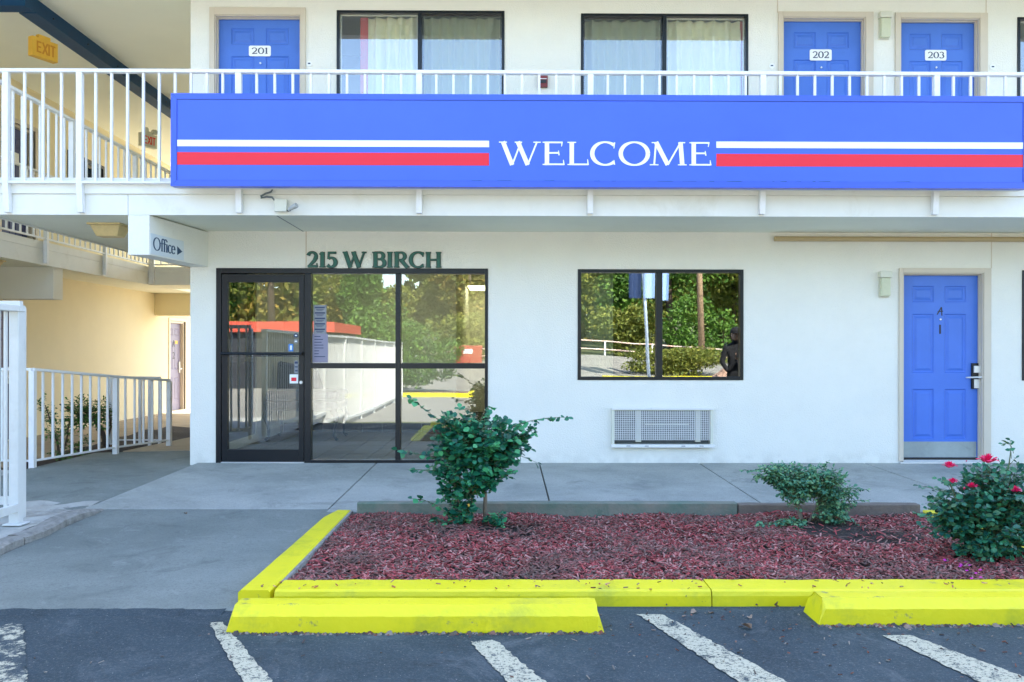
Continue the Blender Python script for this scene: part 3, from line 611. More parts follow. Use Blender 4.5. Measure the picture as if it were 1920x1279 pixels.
# office interior: tiles, base tiles, left glazed opening
tm = MB().box(0, .288, 0, .288, 0, .012).mesh('tile', M['tile'])
fl = MB().box(XL+.12, XP, YW+TH-.05, 12.6, -.1, .0).build('office_floor', M['grout'], bld)
MB().box(-.76, XP, 12.6, 17, -.1, .0).build('hall_floor', M['grout'], bld)
nx = int((XP-XL-.12)/.3); ny = int((12.6-YW-TH+.05)/.3)
for i in range(nx):
    for j in range(ny): inst('tile', tm, fl, (XL+.125+i*.3, YW+TH-.045+j*.3, .0))
bt = MB().box(0, .296, 0, .012, 0, .14).mesh('base_tile', M['tile2'])
for i in range(8): inst('base_tile', bt, fl, (XL+.125+i*.3, 12.585, .013))
sg = MB(); xs0, xs1 = XL+.02, XL+.10
for y0, y1, z0, z1 in ((9.9, 9.97, .12, 2.25), (10.50, 10.60, .12, 2.25), (11.18, 11.25, .12, 2.25), (9.97, 10.5, .12, .22), (10.6, 11.18, .12, .22), (9.97, 10.5, 2.17, 2.25), (10.6, 11.18, 2.17, 2.25), (9.97, 10.5, 1.1, 1.16), (10.6, 11.18, 1.1, 1.16)):
    sg.box(xs0, xs1, y0, y1, z0, z1)
sgo = sg.build('side_glazing', M['bronze'], bld)
M['glass_clear'] = glass_mat('side_glass', .06, (.92, .94, .93))
MB().box(XL+.05, XL+.055, 9.97, 10.5, .22, 2.17).box(XL+.05, XL+.055, 10.6, 11.18, .22, 2.17).build('pane', M['glass_clear'], sgo)
# ---------------------------------------------------------------- rear wing, courtyard walkways
wb = MB()
# wall in plane x = XWG facing +x with door openings (drawn as boxes round the holes)
def wall_x(mb, X, th, y0, y1, z0, z1, holes):
    ys = sorted({y0, y1, *[h[0] for h in holes], *[h[1] for h in holes]}); zs = sorted({z0, z1, *[h[2] for h in holes], *[h[3] for h in holes]})
    for i in range(len(ys)-1):
        for k in range(len(zs)-1):
            a, b_, c_, d_ = ys[i], ys[i+1], zs[k], zs[k+1]
            if any(h[0] < (a+b_)/2 < h[1] and h[2] < (c_+d_)/2 < h[3] for h in holes): continue
            mb.quad((X, a, c_), (X, b_, c_), (X, b_, d_), (X, a, d_))
    for a, b_, c_, d_ in holes:
        mb.quad((X, a, c_), (X, a, d_), (X-th, a, d_), (X-th, a, c_)); mb.quad((X, b_, c_), (X-th, b_, c_), (X-th, b_, d_), (X, b_, d_)); mb.quad((X, a, d_), (X, b_, d_), (X-th, b_, d_), (X-th, a, d_)); mb.quad((X, a, c_), (X-th, a, c_), (X-th, b_, c_), (X, b_, c_))
    return mb
GZ = -.22
doorsW = [(19.95, 20.9, GZ, 1.98, 'mauve door marked A 2', 'door_grey'), (12.75, 13.75, GZ, 1.95, 'dark mauve door in the lower wing wall', 'door_grey'), (13.3, 14.25, Z2+.0, 5.0, 'navy door on the upper wing walkway', 'door_navy')]
winsW = [(15.3, 16.7, Z2+.75, 4.95), (18.2, 19.8, Z2+.75, 4.95), (22.0, 23.3, Z2+.75, 4.95)]
holes = [d[:4] for d in doorsW]+winsW
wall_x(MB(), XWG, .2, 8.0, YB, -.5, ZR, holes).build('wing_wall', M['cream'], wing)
MB().box(XWG-2.3, XWG-2.2, 8, YB, -.5, ZR).box(XWG-2.2, XWG, YB-.1, YB-.0, -.5, ZR).build('wing_core', M['dark'], wing)
for y0, y1, z0, z1, lb, mm in doorsW:
    X = XWG-.1; w_ = y1-y0-.1; h_ = z1-z0-.05; ya_ = y0+.05; zb_ = z0
    dm = MB()
    hs = [(ya_+a*w_, ya_+b_*w_, z1-.05-d*h_, z1-.05-c_*h_) for a, b_ in ((.14, .43), (.57, .86)) for c_, d in ((.059, .147), (.211, .531), (.619, .889))]
    leaf = wall_x(MB(), X, .03, ya_, ya_+w_, zb_, z1-.05, hs).build('door', M[mm], wing, label=lb)
    for a, b_, c_, d_ in hs:
        pm = MB(); rg = [[(X-dd, a+i, c_+i), (X-dd, b_-i, c_+i), (X-dd, b_-i, d_-i), (X-dd, a+i, d_-i)] for i, dd in ((0, 0), (.014, .009), (.03, .009), (.048, .001))]
        for p_, q_ in zip(rg, rg[1:]):
            for k in range(4): pm.quad(p_[k], p_[(k+1) % 4], q_[(k+1) % 4], q_[k])
        pm.quad(*rg[-1]); pm.build('door_panel', M[mm], leaf)
    MB().box(X, XWG+.02, y0-.07, y0, zb_, z1+.07).box(X, XWG+.02, y1, y1+.07, zb_, z1+.07).box(X, XWG+.02, y0, y1, z1, z1+.07).box(X, XWG-.02, y0+.001, y0+.05, zb_, z1-.05).box(X, XWG-.02, y1-.05, y1-.001, zb_, z1-.05).box(X, XWG-.02, y0+.001, y1-.001, z1-.05, z1-.001).build('door_frame', M['jamb'], wing, bev=.003)
    MB().tube([(X+.02, y1-.14, zb_+1.02), (X+.08, y1-.14, zb_+1.02), (X+.085, y1-.27, zb_+1.02)], .012, 8).box(X+.001, X+.03, y1-.18, y1-.11, zb_+.92, zb_+1.2).build('door_handle', M['steel'], leaf)
    if mm == 'door_navy': MB().box(X+.001, X+.006, ya_+.35, ya_+.6, z0+1.5, z0+1.65).build('number_plate', M['white'], leaf)
lf = [o for o in wing.children if o.get('label') == 'mauve door marked A 2'][0]
X = XWG-.099; mb = MB()
text(mb, 'A', (X, 20.36, 1.35), (0, 1, 0), (0, 0, 1), .13, .16, .004, 0); text(mb, '2', (X, 20.38, 1.05), (0, 1, 0), (0, 0, 1), .11, .17, .004, 0)
mb.build('door_mark', M['black'], lf); MB().box(X, X+.004, 20.52, 20.68, 1.42, 1.50).build('sticker', M['exityellow'], lf)
for y0, y1, z0, z1 in winsW:
    f = MB()
    for a, b_, c_, d_ in ((y0, y0+.06, z0, z1), (y1-.06, y1, z0, z1), (y0+.06, y1-.06, z1-.06, z1), (y0+.06, y1-.06, z0, z0+.06), ((y0+y1)/2-.03, (y0+y1)/2+.03, z0+.06, z1-.06)):
        f.box(XWG-.08, XWG+.01, a, b_, c_, d_)
    fo = f.build('window', M['bronze'], wing); MB().box(XWG-.05, XWG-.045, y0+.06, y1-.06, z0+.06, z1-.06).build('pane', M['glass_screen'], fo)
    MB().box(XWG-.16, XWG-.15, y0, y1, z0, z1).build('curtain', M['soffit'], fo)
# walkway B, its edge boards, the cross walkway and the beam under B
MB().box(XWG, XB-.03, 9, YB, Z1, Z2).box(XB-.02, XA-.03, 16.53, 17.8, Z1+.003, Z2).build('wing_walkway', M['soffit'], wing)
zmB = Z2-.10
MB().box(XB-.03, XB, 9, 16.5, zmB, Z2+.015).box(XB-.022, XB+.018-.026, 9, 16.5, Z1-.01, zmB-.001).build('wing_fascia', M['trim'], wing)
MB().box(XB-.03, XA-.031, 16.5, 16.53, zmB, Z2+.015).box(XB-.03, XA-.031, 16.508, 16.53, Z1-.01, zmB-.001).build('cross_fascia', M['trim'], wing)
MB().box(XWG, XB-.05, 13.1, 13.38, 2.06, Z1-.002).build('wing_beam', M['wall'], wing, bev=.004)
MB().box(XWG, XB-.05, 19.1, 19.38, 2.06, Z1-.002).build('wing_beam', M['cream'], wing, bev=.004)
# ================================================================ ground
def sm(a, b, x): t = min(1, max(0, (x-a)/(b-a))); return t*t*(3-2*t)
def gz(x, y):       # height of the lot
    if y >= 3.4: return -.104
    z = -.104 - .30*sm(3.4, -.5, y)
    if y < -10: z += 1.0*sm(-10, -28, y) + .55*math.exp(-((x-4)/4.5)**2)*sm(-12, -28, y)
    if y < -30: z += .045*(-30-y)
    return z
def sheet(name, m, xs, ys, zf, kind='structure', off=0.0):
    mb = MB(); nx, ny = len(xs), len(ys)
    for y in ys:
        for x in xs: mb.v.append((float(x), float(y), zf(x, y)+off))
    for j in range(ny-1):
        for i in range(nx-1): mb.f.append((j*nx+i, j*nx+i+1, (j+1)*nx+i+1, (j+1)*nx+i)); mb.m.append(0)
    return mb.build(name, m, None, smooth=True, kind=kind)
lot = sheet('parking_lot', M['asphalt'], np.linspace(-34, 34, 69), np.concatenate([np.linspace(-27, -4, 24), np.linspace(-3, 3.4, 14), [5, 7.3]]), gz)
sheet('ground', M['grass'], np.concatenate([np.linspace(-900, -60, 8), np.linspace(-50, 50, 41), np.linspace(60, 900, 8)]), np.concatenate([np.linspace(-900, -90, 8), np.linspace(-80, -4, 39), [3.4, 7, 30, 60, 300, 900]]), lambda x, y: gz(x, y)-.03 if y < 3.3 else -.35)
def zw(x, y): return -.04*(9.2-y)/2.4 if y > 6.8 else -.04     # walkway falls slightly outwards
def slab(mb, x0, x1, y0, y1, z00, z10, z11, z01, th=.12):
    t = [(x0, y0, z00), (x1, y0, z10), (x1, y1, z11), (x0, y1, z01)]
    return mb.prism([(a, b_, c_-th) for a, b_, c_ in t], t)
sheet('driveway', M['agedlot'], np.linspace(-34, 34, 69), np.concatenate([np.linspace(-26.5, -4, 24), np.linspace(-3, 2.0, 10)]), gz, off=.006)
sheet('added_bounce_ground', M['bounceground'], np.linspace(-40, 30, 8), [20.0, 24.5, 30, 50], lambda x, y: -.30)  # pale ground added behind the building to bounce sun up to the ceilings
side = bpy.data.objects.new('sidewalk', None); C.objects.link(side); side.location = (0, 8, 0); ORI['sidewalk'] = Vector((0, 8, 0)); side['kind'] = 'structure'
XK = -3.27; g = .0065
xsb = [-3.43, -1.44, .37, 2.15, 4.0, 5.85, 7.7, 9.6, 13]
for i in range(len(xsb)-1):
    y0 = 6.72 if i == 0 else 6.60
    slab(MB(), xsb[i]+g, xsb[i+1]-g, y0, YW+(.012), -.042, -.042, 0, 0).build('concrete_slab', M['concrete'], side, bev=.006)
# left passage slabs
sl = [(-3.43, 9.3, 0), (-3.43, 6.72, -.04)]
slab(MB(), -5.25, -3.43-g, 6.72, 10.6-g, -.045, -.042, -.02, -.06).build('concrete_slab', M['apron'], side, bev=.006)
for y0, y1 in ((10.6, 13.2), (13.2, 16.0), (16.0, 19.0), (19, 24)):
    f0, f1 = -.02-.2*(y0-10.6)/8.4, -.02-.2*(y1-10.6)/8.4
    slab(MB(), -4.9, XL-g, y0, y1-g, f0-.02, f0, f1, f1-.02).build('concrete_slab', M['tanwalk'], side, bev=.005)
for y0, y1 in ((9, 12.5), (12.5, 15.5), (15.5, 18.5), (18.5, 24)):
    slab(MB(), XWG, -6.3, y0, y1-g, GZ, GZ, GZ, GZ).build('concrete_slab', M['tanwalk'], side, bev=.005)
slab(MB(), -6.3+g, -4.9-g, 15.5, 24, GZ, -.17, -.25, GZ).build('concrete_slab', M['tanwalk'], side, bev=.005)
ap = MB(); t = [(-3.24, 4.27, -.099), (-1.30, 4.27, -.099), (-1.25, 6.72-2*g, -.042), (-3.24, 6.72-2*g, -.042)]
ap.prism([(a, b_, c_-.1) for a, b_, c_ in t], t).build('apron_slab', M['apron'], side, bev=.004)
# courtyard bed, old broken pavement left
sheet('courtyard_soil', M['soil'], np.linspace(-6.35, -4.85, 24), np.linspace(8.6, 15.6, 60), lambda x, y: -.19+.03*math.sin(x*3+y)+.02*math.sin(y*5.3)-.05*sm(9.5, 8.6, y)-(.06 if x > -5.35 else 0))
sheet('old_pavement', M['oldconc'], np.linspace(-9, -3.42, 90), np.linspace(2.2, 6.98, 80), lambda x, y: -.035+.015*math.sin(x*2.1+y*3)+.012*math.sin(x*7+y*4.3)+.008*math.sin(x*17-y*11)-.03*sm(5, 2.2, y))
sheet('old_pavement_side', M['oldconc'], np.linspace(-8.1, -5.2, 40), np.linspace(6.9, 9.0, 30), lambda x, y: -.06+.012*math.sin(x*5+y*4))
# grey rough kerb at left
def sweep(mb, path, prof, m=0, jit=0, cap=True):    # profile (x sideways, z) along a path of (x,y,z)
    P_ = [Vector(p) for p in path]; rings = []
    for i, p in enumerate(P_):
        t = (P_[min(i+1, len(P_)-1)]-P_[max(i-1, 0)]); t.z = 0; t.normalize(); n_ = Vector((t.y, -t.x, 0))
        rings.append([tuple(p + n_*a + Vector((0, 0, c_)) + Vector([random.uniform(-jit, jit) for _ in range(3)])) for a, c_ in prof])
    k = len(prof)
    for a, b_ in zip(rings, rings[1:]):
        for i in range(k): mb.quad(a[i], a[(i+1) % k], b_[(i+1) % k], b_[i], m)
    if cap: mb.poly(list(reversed(rings[0])), m); mb.poly(rings[-1], m)
    return mb
gk = bpy.data.objects.new('grey_kerb', None); C.objects.link(gk); ORI['grey_kerb'] = Vector((-3.3, 5, -.1)); gk.location = (-3.3, 5, -.1)
tag(gk, 'rough unpainted grey concrete kerb beside the white fence', 'kerb')
pr = [(-.09, -.1), (-.09, .045), (-.06, .062), (.03, .062), (.07, .04), (.085, -.1)]
pth = [(-3.33+.02*math.sin(k*.9), 6.72-k*.1, -.045-.0026*k-(.055*(1-k/3) if k < 3 else 0)) for k in range(19)]
sweep(MB(), pth[:12], pr, jit=.004).build('kerb_block', M['kerbgrey'], gk, smooth=False)
sweep(MB(), [(p[0], p[1]-.012, p[2]) for p in pth[11:]]+[(-3.34-k*.05, 4.80-k*.2, -.1) for k in range(1, 14)], pr, jit=.004).build('kerb_block', M['kerbgrey'], gk)
# ---------------------------------------------------------------- yellow kerbs
yk = thing('yellow_kerb', 'bright yellow painted kerb running round the red mulch bed', 'kerb', (0, 4.4, -.1))
xo, xi = -1.405, -1.235; kz = -.02; yb0, yb1 = 4.345, 4.545
sg_ = [(-1.215, QX(1329, 1110, 4.4)), (QX(1329, 1110, 4.4)+.006, 3.50)]
for i, (a, b_) in enumerate(sg_):
    n_ = 30; mb = MB(); rings = []
    for k in range(n_+1):
        x = a+(b_-a)*k/n_; j = lambda s=.0025: random.uniform(-s, s)
        rings.append([(x, yb0-.004+j(), -.16), (x, yb0+j(.0015), kz-.03), (x, yb0+.008, kz-.008), (x, yb0+.026, kz+j(.001)), (x, yb1, kz+.002+j()), (x, yb1, -.16)])
    for p_, q_ in zip(rings, rings[1:]):
        for k in range(6): mb.quad(p_[k], p_[(k+1) % 6], q_[(k+1) % 6], q_[k])
    mb.poly(list(reversed(rings[0]))); mb.poly(rings[-1]); mb.build('kerb_block', M['yellow'], yk)
def kerb_side(xa, xb, name='kerb_block', fl=1):
    mb = MB(); rings = []
    for k in range(24):
        t = k/23; y = 4.345+t*(6.63-4.345); zt_ = kz+.003-.016*t; j = lambda s=.002: random.uniform(-s, s); ww = .045*max(0, (t-.88)/.12)
        rings.append([(xa+ww, y, -.18), (xa+ww+j(), y, zt_-.012), (xa+ww+.014, y, zt_), (xb-.012, y, zt_+j(.001)), (xb, y, zt_-.01), (xb, y, -.18)])
    for p_, q_ in zip(rings, rings[1:]):
        for k in range(6): mb.quad(p_[k], p_[(k+1) % 6], q_[(k+1) % 6], q_[k])
    mb.poly(list(reversed(rings[0]))); mb.poly(rings[-1]); return mb.build(name, M['yellow'], yk)
kerb_side(xo, xi-.004); kerb_side(3.30, 3.48)
MB().box(xi-.004, xi+.016, 4.55, 6.6, -.16, kz-.012).build('kerb_lining', M['kerbgrey'], yk)
# wheel stops
def wheel_stop(x0, x1, yf, lab):
    o = thing('wheel_stop', lab, 'wheel stop', ((x0+x1)/2, yf+.1, -.104), 'yellow wheel stops')
    prof = [(0, -.03), (.006, .078), (.052, .122), (.155, .122), (.20, .075), (.21, -.03)]
    n_ = 46; mb = MB(); rings = []
    for k in range(n_+1):
        t = k/n_; x = x0+(x1-x0)*t; e = min(t, 1-t)*(x1-x0); s = 1-max(0, (.05-e)/.05); cut = .72+.28*s if e < .05 else 1
        xx_ = x
        R_ = []
        for i, (dy, dz) in enumerate(prof):
            sh = (0 if dz < 0 else (.03 if dz < .1 else .045))*(1 if t < .5 else -1)*(1 if k in (0, n_) else 0)
            R_.append((xx_+sh, yf+dy+random.uniform(-.0015, .0015)+(.012 if k in (0, n_) else 0), -.104+dz*(.93 if k in (0, n_) else 1)+random.uniform(-.0012, .0012)))
        rings.append(R_)
    for p_, q_ in zip(rings, rings[1:]):
        for k in range(6): mb.quad(p_[k], p_[(k+1) % 6], q_[(k+1) % 6], q_[k])
    mb.poly(list(reversed(rings[0]))); mb.poly(rings[-1]); mb.build('stop_block', M['yellow'], o)
    rr = random.Random(int(x0*100))
    mb = MB()
    for k in range(420):
        x = rr.uniform(x0, x1); s = rr.uniform(.002, .009)*(1+(rr.random() < .1)*1.2); y = yf-abs(rr.gauss(0, .014)); z = -.104
        mb.prism([(x-s, y-s*.6, z), (x+s, y-s*.5, z), (x+s*.8, y+s, z), (x-s, y+s, z)], [(x-s*.4, y-s*.2, z+s*.5), (x+s*.3, y-s*.1, z+s*.7), (x+s*.3, y+s, z+s*.8), (x-s*.5, y+s, z+s*.6)])
    mb.build('crumbled_edge', M['litter'], o, kind='stuff')
s0 = at_z(418, 1188, -.104); s1 = at_z(1137, 1188, -.104); wheel_stop(s0[0], s1[0], s0[1], 'yellow concrete wheel stop on the left, in front of the bush with the bare stems')
s2 = at_z(1541, 1173, -.104); wheel_stop(s2[0]-.02, s2[0]+1.84, s2[1], 'yellow concrete wheel stop on the right, in front of the rose bush')
# painted lines
def line(p, m='paint'):       # a strip with ragged, worn edges
    mb = MB(); q = [Vector(at_z(a, b_, -.100)) for a, b_ in p]; rr = random.Random(int(p[0][0])); n_ = 40; L = []
    for k in range(n_+1):
        t_ = k/n_; a = q[0].lerp(q[3], t_); b_ = q[1].lerp(q[2], t_); d_ = (b_-a).normalized(); e = .022 if k in (0, n_) else .007
        a = a+d_*rr.uniform(-e, e); b_ = b_+d_*rr.uniform(-e, e)
        if k == 0: a.y += rr.uniform(-.02, .01); b_.y += rr.uniform(-.02, .01)
        L.append([(x, y, -.0995 if y > 3.4 else gz(x, y)+.0045) for x, y in (a, b_)])
    for u_, v_ in zip(L, L[1:]): mb.quad(u_[0], v_[0], v_[1], u_[1])
    return mb.build('painted_line', M[m], lot)
# ragged lip of asphalt lapping over the lower edge of the apron
lp = MB(); rr = random.Random(8); X_ = -6.0; pv = None
while X_ < -1.42:
    yy = 4.275+rr.uniform(.0, .022)
    if pv: lp.prism([(pv[0], 4.2, -.106), (X_, 4.2, -.106), (X_, yy, -.106), (pv[0], pv[1], -.106)], [(pv[0], 4.2, -.1035), (X_, 4.2, -.1035), (X_, yy, -.096), (pv[0], pv[1], -.096)])
    pv = (X_, yy); X_ += rr.uniform(.02, .07)
lp.build('asphalt_lip', M['asphalt'], lot, kind='stuff')
line([(392, 1167), (418, 1167), (522, 1290), (462, 1290)]); line([(880, 1201), (930, 1201), (1034, 1288), (960, 1288)])
line([(1196, 1151), (1240, 1151), (1490, 1286), (1395, 1286)]); line([(1652, 1190), (1706, 1190), (1962, 1284), (1850, 1284)]); line([(-90, 1168), (44, 1168), (52, 1290), (-90, 1290)], 'paintworn')
# timbers edging the bed
def timber(p0, p1, m, lab, lift):
    mb = MB(); a, b_ = QX(p0, 945, 6.60), QX(p1, 945, 6.60); n_ = 14; rings = []
    for k in range(n_+1):
        x = a+(b_-a)*k/n_; j = lambda: random.uniform(-.0025, .0025); r = .008
        z0, z1 = -.10, .032+lift*(1 if k else .9)
        rings.append([(x, 6.52, z0), (x, 6.52, z1-r+j()), (x, 6.52+r, z1+j()), (x, 6.61-r, z1+j()), (x, 6.61, z1-r), (x, 6.61, z0)])
    for p_, q_ in zip(rings, rings[1:]):
        for k in range(6): mb.quad(p_[k], p_[(k+1) % 6], q_[(k+1) % 6], q_[k])
    mb.poly(list(reversed(rings[0]))); mb.poly(rings[-1]); o = mb.build('edging_timber', m); tag(o, lab, 'timber', 'timbers along the mulch bed')
timber(673, 1377, M['timber'], 'long green weathered timber along the back of the mulch bed', .012)
timber(1380, 1716, M['timberbrown'], 'shorter brown timber behind the small shrub', 0.0)
# ---------------------------------------------------------------- mulch
def mz(x, y):
    z = -.055+.02*math.sin(x*2.3+y)*math.sin(y*1.9)+.012*math.sin(x*6+y*5)
    for bx_, by_, h_ in ((BUSH1[0], BUSH1[1], .03), (BUSH2[0], BUSH2[1], .035), (BUSH3[0], BUSH3[1], .03)): z += h_*math.exp(-((x-bx_)**2+(y-by_)**2)/.12)
    return z
BUSH1 = at_z(903, 985, -.04); BUSH2 = at_z(1508, 985, -.04); BUSH3 = at_z(1845, 1042, -.04)
sheet('mulch_soil', M['soil'], np.linspace(xi+.016, 3.3, 120), np.linspace(4.546, 6.53, 60), lambda x, y: mz(x, y)-.012)
def chips(n, x0, x1, y0, y1, zf, name, m, L=(.022, .066), W=(.006, .013), skip=None, rs=1):
    r = np.random.default_rng(rs); V = []; Fc = []
    box = np.array([[-1,-1,-1],[1,-.7,-1],[.8,1,-1],[-1,.8,-1],[-.8,-1,1],[1,-.8,1],[1,.7,1],[-1,1,1]])*.5
    fs = np.array([(0,3,2,1),(4,5,6,7),(0,1,5,4),(1,2,6,5),(2,3,7,6),(3,0,4,7)])
    xs = r.uniform(x0, x1, n); ys = r.uniform(y0, y1, n); keep = [i for i in range(n) if not (skip and skip(xs[i], ys[i], r))]
    out = np.zeros((len(keep)*8, 3)); k = 0
    for i in keep:
        s = np.array([r.uniform(*L), r.uniform(*W), r.uniform(.002, .005)]); e = Euler((r.normal(0, .25), r.normal(0, .3), r.uniform(0, 6.3))).to_matrix()
        b_ = (box*s) @ np.array(e).T; out[k*8:k*8+8] = b_ + [xs[i], ys[i], zf(xs[i], ys[i])+r.uniform(0, .010)]; k += 1
    faces = (fs[None]+np.arange(k)[:, None, None]*8).reshape(-1, 4)
    me = bpy.data.meshes.new(name); me.from_pydata(out.tolist(), [], faces.tolist()); me.materials.append(m)
    o = bpy.data.objects.new(name, me); C.objects.link(o); o['kind'] = 'stuff'; return o
def thin(x, y, r):
    d = math.hypot((x-BUSH2[0]-.35)*.75, y-BUSH2[1]+.22)
    if d < .36 and r.random() < .8: return True
    for bx_, by_ in (BUSH1, BUSH2): 
        d = math.hypot((x-bx_-.1)*.8, y-by_+.15)
        if d < .38 and r.random() < .75*(1-d/.38)+.15: return True
    return False
chips(30000, xi+.02, 3.29, 4.56, 6.51, mz, 'mulch', M['mulch'], skip=thin)
chips(90, -1.3, 3.3, 4.35, 4.54, lambda x, y: kz+.003, 'spilled_mulch', M['mulch'], L=(.008, .03), W=(.003, .008), rs=5)
def lz(x, y): return gz(x, y)+.003 if y < 4.3 else -.1
def far(x, y, r): return r.random() < min(.97, abs(y-4.22)*1.25)
chips(420, s1[0], 3.2, 3.4, 4.34, lz, 'gravel_litter', M['litter'], L=(.006, .022), W=(.004, .010), skip=far, rs=3)
chips(70, -3.0, 2.6, 3.3, 3.95, lz, 'lot_litter', M['litter'], L=(.006, .03), W=(.004, .008), rs=9)
# fallen leaves lying on the ground
lfm = MB(); 
pts = [(0, 0), (.35, .25), (.48, .6), (.25, .95), (0, 1.15), (-.25, .9), (-.5, .55), (-.32, .2)]
top = [(a*.05, b_*.05, .004+.010*abs(a)*2+.006*math.sin(b_*5)) for a, b_ in pts]
for i in range(8): lfm.poly([(0, .028, .001), top[i], top[(i+1) % 8]])
lme = lfm.mesh('fallen_leaf', M['dryleaf']); lme2 = lme.copy(); lme2.materials[0] = M['dryleaf2']
for k, (p, q, z, s, rz, lb) in enumerate(((1408, 1180, -.1, 1.0, .8, 'curled brown dry leaf on the asphalt between the painted lines, largest of the leaves'), (1306, 1147, -.1, .7, 2.1, 'pale dry leaf lying against the yellow kerb joint'), (1457, 1137, -.09, .6, 4, 'small dark dry leaf standing against the yellow kerb near the right wheel stop'),
      (1405, 1157, -.1, .6, 3.2, 'small dry leaf on the asphalt just below the yellow kerb'), (350, 964, -.045, .6, 1, 'small brown leaf on the concrete apron near its top joint'), (1330, 1150, -.1, .6, 5.5, 'small brown leaf lying just right of the kerb joint'))):
    X, Y = at_z(p, q, z); o = inst('fallen_leaf', lme2 if k % 2 else lme, None, (X, Y, z-.002), (random.uniform(-.3, .3) + (1.1 if k == 2 else 0), random.uniform(-.2, .3), rz)); o.scale = (s, s, s*1.3); tag(o, lb, 'leaf', 'fallen leaves on the paving')
# ================================================================ sign
sgn = thing('welcome_sign', 'long blue WELCOME sign box with white and red stripes on the balcony', 'sign', (0, 7.78, 2.86))
ys0, ys1 = 7.78, 7.955
SX0, SX1 = QX(320, 260, ys0), QX(1930, 260, ys0); SZ1, SZ0 = QZ(1120, 177.5, ys0), QZ(1120, 351, ys0)
t = QX(331, 260, ys0)-SX0; tz = QZ(1000, 351, ys0); tz = .055
MB().box(SX0+.01, SX1-.01, ys0+.02, ys1, SZ0+.004, SZ1-.004).build('sign_body', M['trim'], sgn)
MB().box(SX0+t*.8, SX1-t*.8, ys0+.006, ys0+.018, SZ0+t*.8, SZ1-t*.8).build('sign_face', M['sign'], sgn)
O = [(SX0, SZ0), (SX1, SZ0), (SX1, SZ1), (SX0, SZ1)]; I = [(SX0+t, SZ0+t), (SX1-t, SZ0+t), (SX1-t, SZ1-t), (SX0+t, SZ1-t)]
for k in range(4):
    a, b_, c_, d_ = O[k], O[(k+1) % 4], I[(k+1) % 4], I[k]; e = .0012
    q = [a, b_, c_, d_]; cx = sum(p[0] for p in q)/4; cz = sum(p[1] for p in q)/4
    if k in (0, 2): q = [(p[0]+(e if p[0] < cx else -e), p[1]) for p in q]
    fr_ = [(p[0], ys0, p[1]) for p in q]; bk = [(p[0], ys0+.10, p[1]) for p in q]
    MB().prism(bk, fr_).build('sign_frame', M['signframe'], sgn, bev=.0015)
gp = MB(); e_ = .003
gp.box(SX0+t, SX1-t, ys0+.001, ys0+.0058, SZ1-t-e_, SZ1-t).box(SX0+t, SX1-t, ys0+.001, ys0+.0058, SZ0+t, SZ0+t+e_*.6).box(SX0+t, SX0+t+e_, ys0+.001, ys0+.0058, SZ0+t+e_, SZ1-t-e_).box(SX1-t-e_, SX1-t, ys0+.001, ys0+.0058, SZ0+t+e_, SZ1-t-e_)
gp.build('frame_gap', M['navy'], sgn)
def sz(py): return QZ(1120, py, ys0)
for a, b_ in ((331.5, 917), (1343, 1906)):
    x0, x1 = (QX(a, 280, ys0), QX(b_, 280, ys0)) if a < 1000 else (QX(a, 280, ys0), SX1-t-.001)
    MB().box(x0+.002, x1, ys0+.0035, ys0+.006, sz(276.5), sz(264.5)).build('stripe', M['white'], sgn, label='white stripe'); MB().box(x0+.002, x1, ys0+.0035, ys0+.006, sz(311), sz(287.5)).build('stripe', M['red'], sgn, label='red stripe')
wx0, wx1 = QX(934, 290, ys0), QX(1328, 290, ys0)
for i, ch in enumerate('WELCOME'):
    pass
tot = sum(glyph(c)[1] for c in 'WELCOME'); sx = (wx1-wx0)/(tot-.12); x = wx0+.01
for ch in 'WELCOME':
    adv = glyph(ch)[1]*sx; mb = MB(); text(mb, ch, (x, ys0+.006, sz(309.5)), (1, 0, 0), (0, 0, 1), adv, sz(266)-sz(309.5), .003, 0, T=.19, t=.07); mb.build('letter', M['white'], sgn); x += adv
M['moss'] = mat('moss_stain', (.02, .12, .05), .9, var=.5, vscale=30)
mb = MB(); rr = random.Random(5); xx_ = QX(880, 340, ys0)
while xx_ < QX(1680, 340, ys0):
    l_ = rr.uniform(.03, .2); h_ = rr.uniform(.002, .007); z_ = SZ0+t+.0005; mb.prism([(xx_, ys0+.0052, z_), (xx_+l_, ys0+.0052, z_), (xx_+l_*.8, ys0+.0052, z_+h_), (xx_+l_*.2, ys0+.0052, z_+h_*.8)], [(xx_, ys0+.0032, z_), (xx_+l_, ys0+.0032, z_), (xx_+l_*.8, ys0+.0032, z_+h_), (xx_+l_*.2, ys0+.0032, z_+h_*.8)]); xx_ += l_+rr.uniform(0, .12)
mb.build('moss_line', M['moss'], sgn, kind='stuff')
# ================================================================ railings
YRL = 7.995
rl = thing('balcony_railing', 'white metal railing with square posts along the front edge of the upper balcony', 'railing', (0, YRL, Z2))
posts = [12, 150, 447.5, 786, 1107, 1430, 1755, 2078]; PXs = [QX(p, 200, YRL) for p in posts]
zrt, zrb = QZ(960, 136.5, YRL)+.017, QZ(960, 136.5, YRL)-.017
MB().box(XA-.02, PXs[-1]+.5, YRL-.03, YRL+.03, zrb, zrt).build('top_rail', M['rail'], rl, bev=.006)
zlb = QZ(200, 342, YRL)
MB().box(XA-.02, PXs[-1]+.5, YRL-.018, YRL+.018, zlb-.012, zlb+.012).build('bottom_rail', M['rail'], rl, bev=.004)
zpf = QZ(960, 400, YRL); pm = MB()
a_ = .027
pm.box(-a_, a_, -.025, .025, Z2-.02, zrb).prism([(-a_, .0, zpf), (a_, .0, zpf), (a_, .054, zpf), (-a_, .054, zpf)], [(-a_, -.025, Z2-.0205), (a_, -.025, Z2-.0205), (a_, .033, Z2-.0205), (-a_, .033, Z2-.0205)])
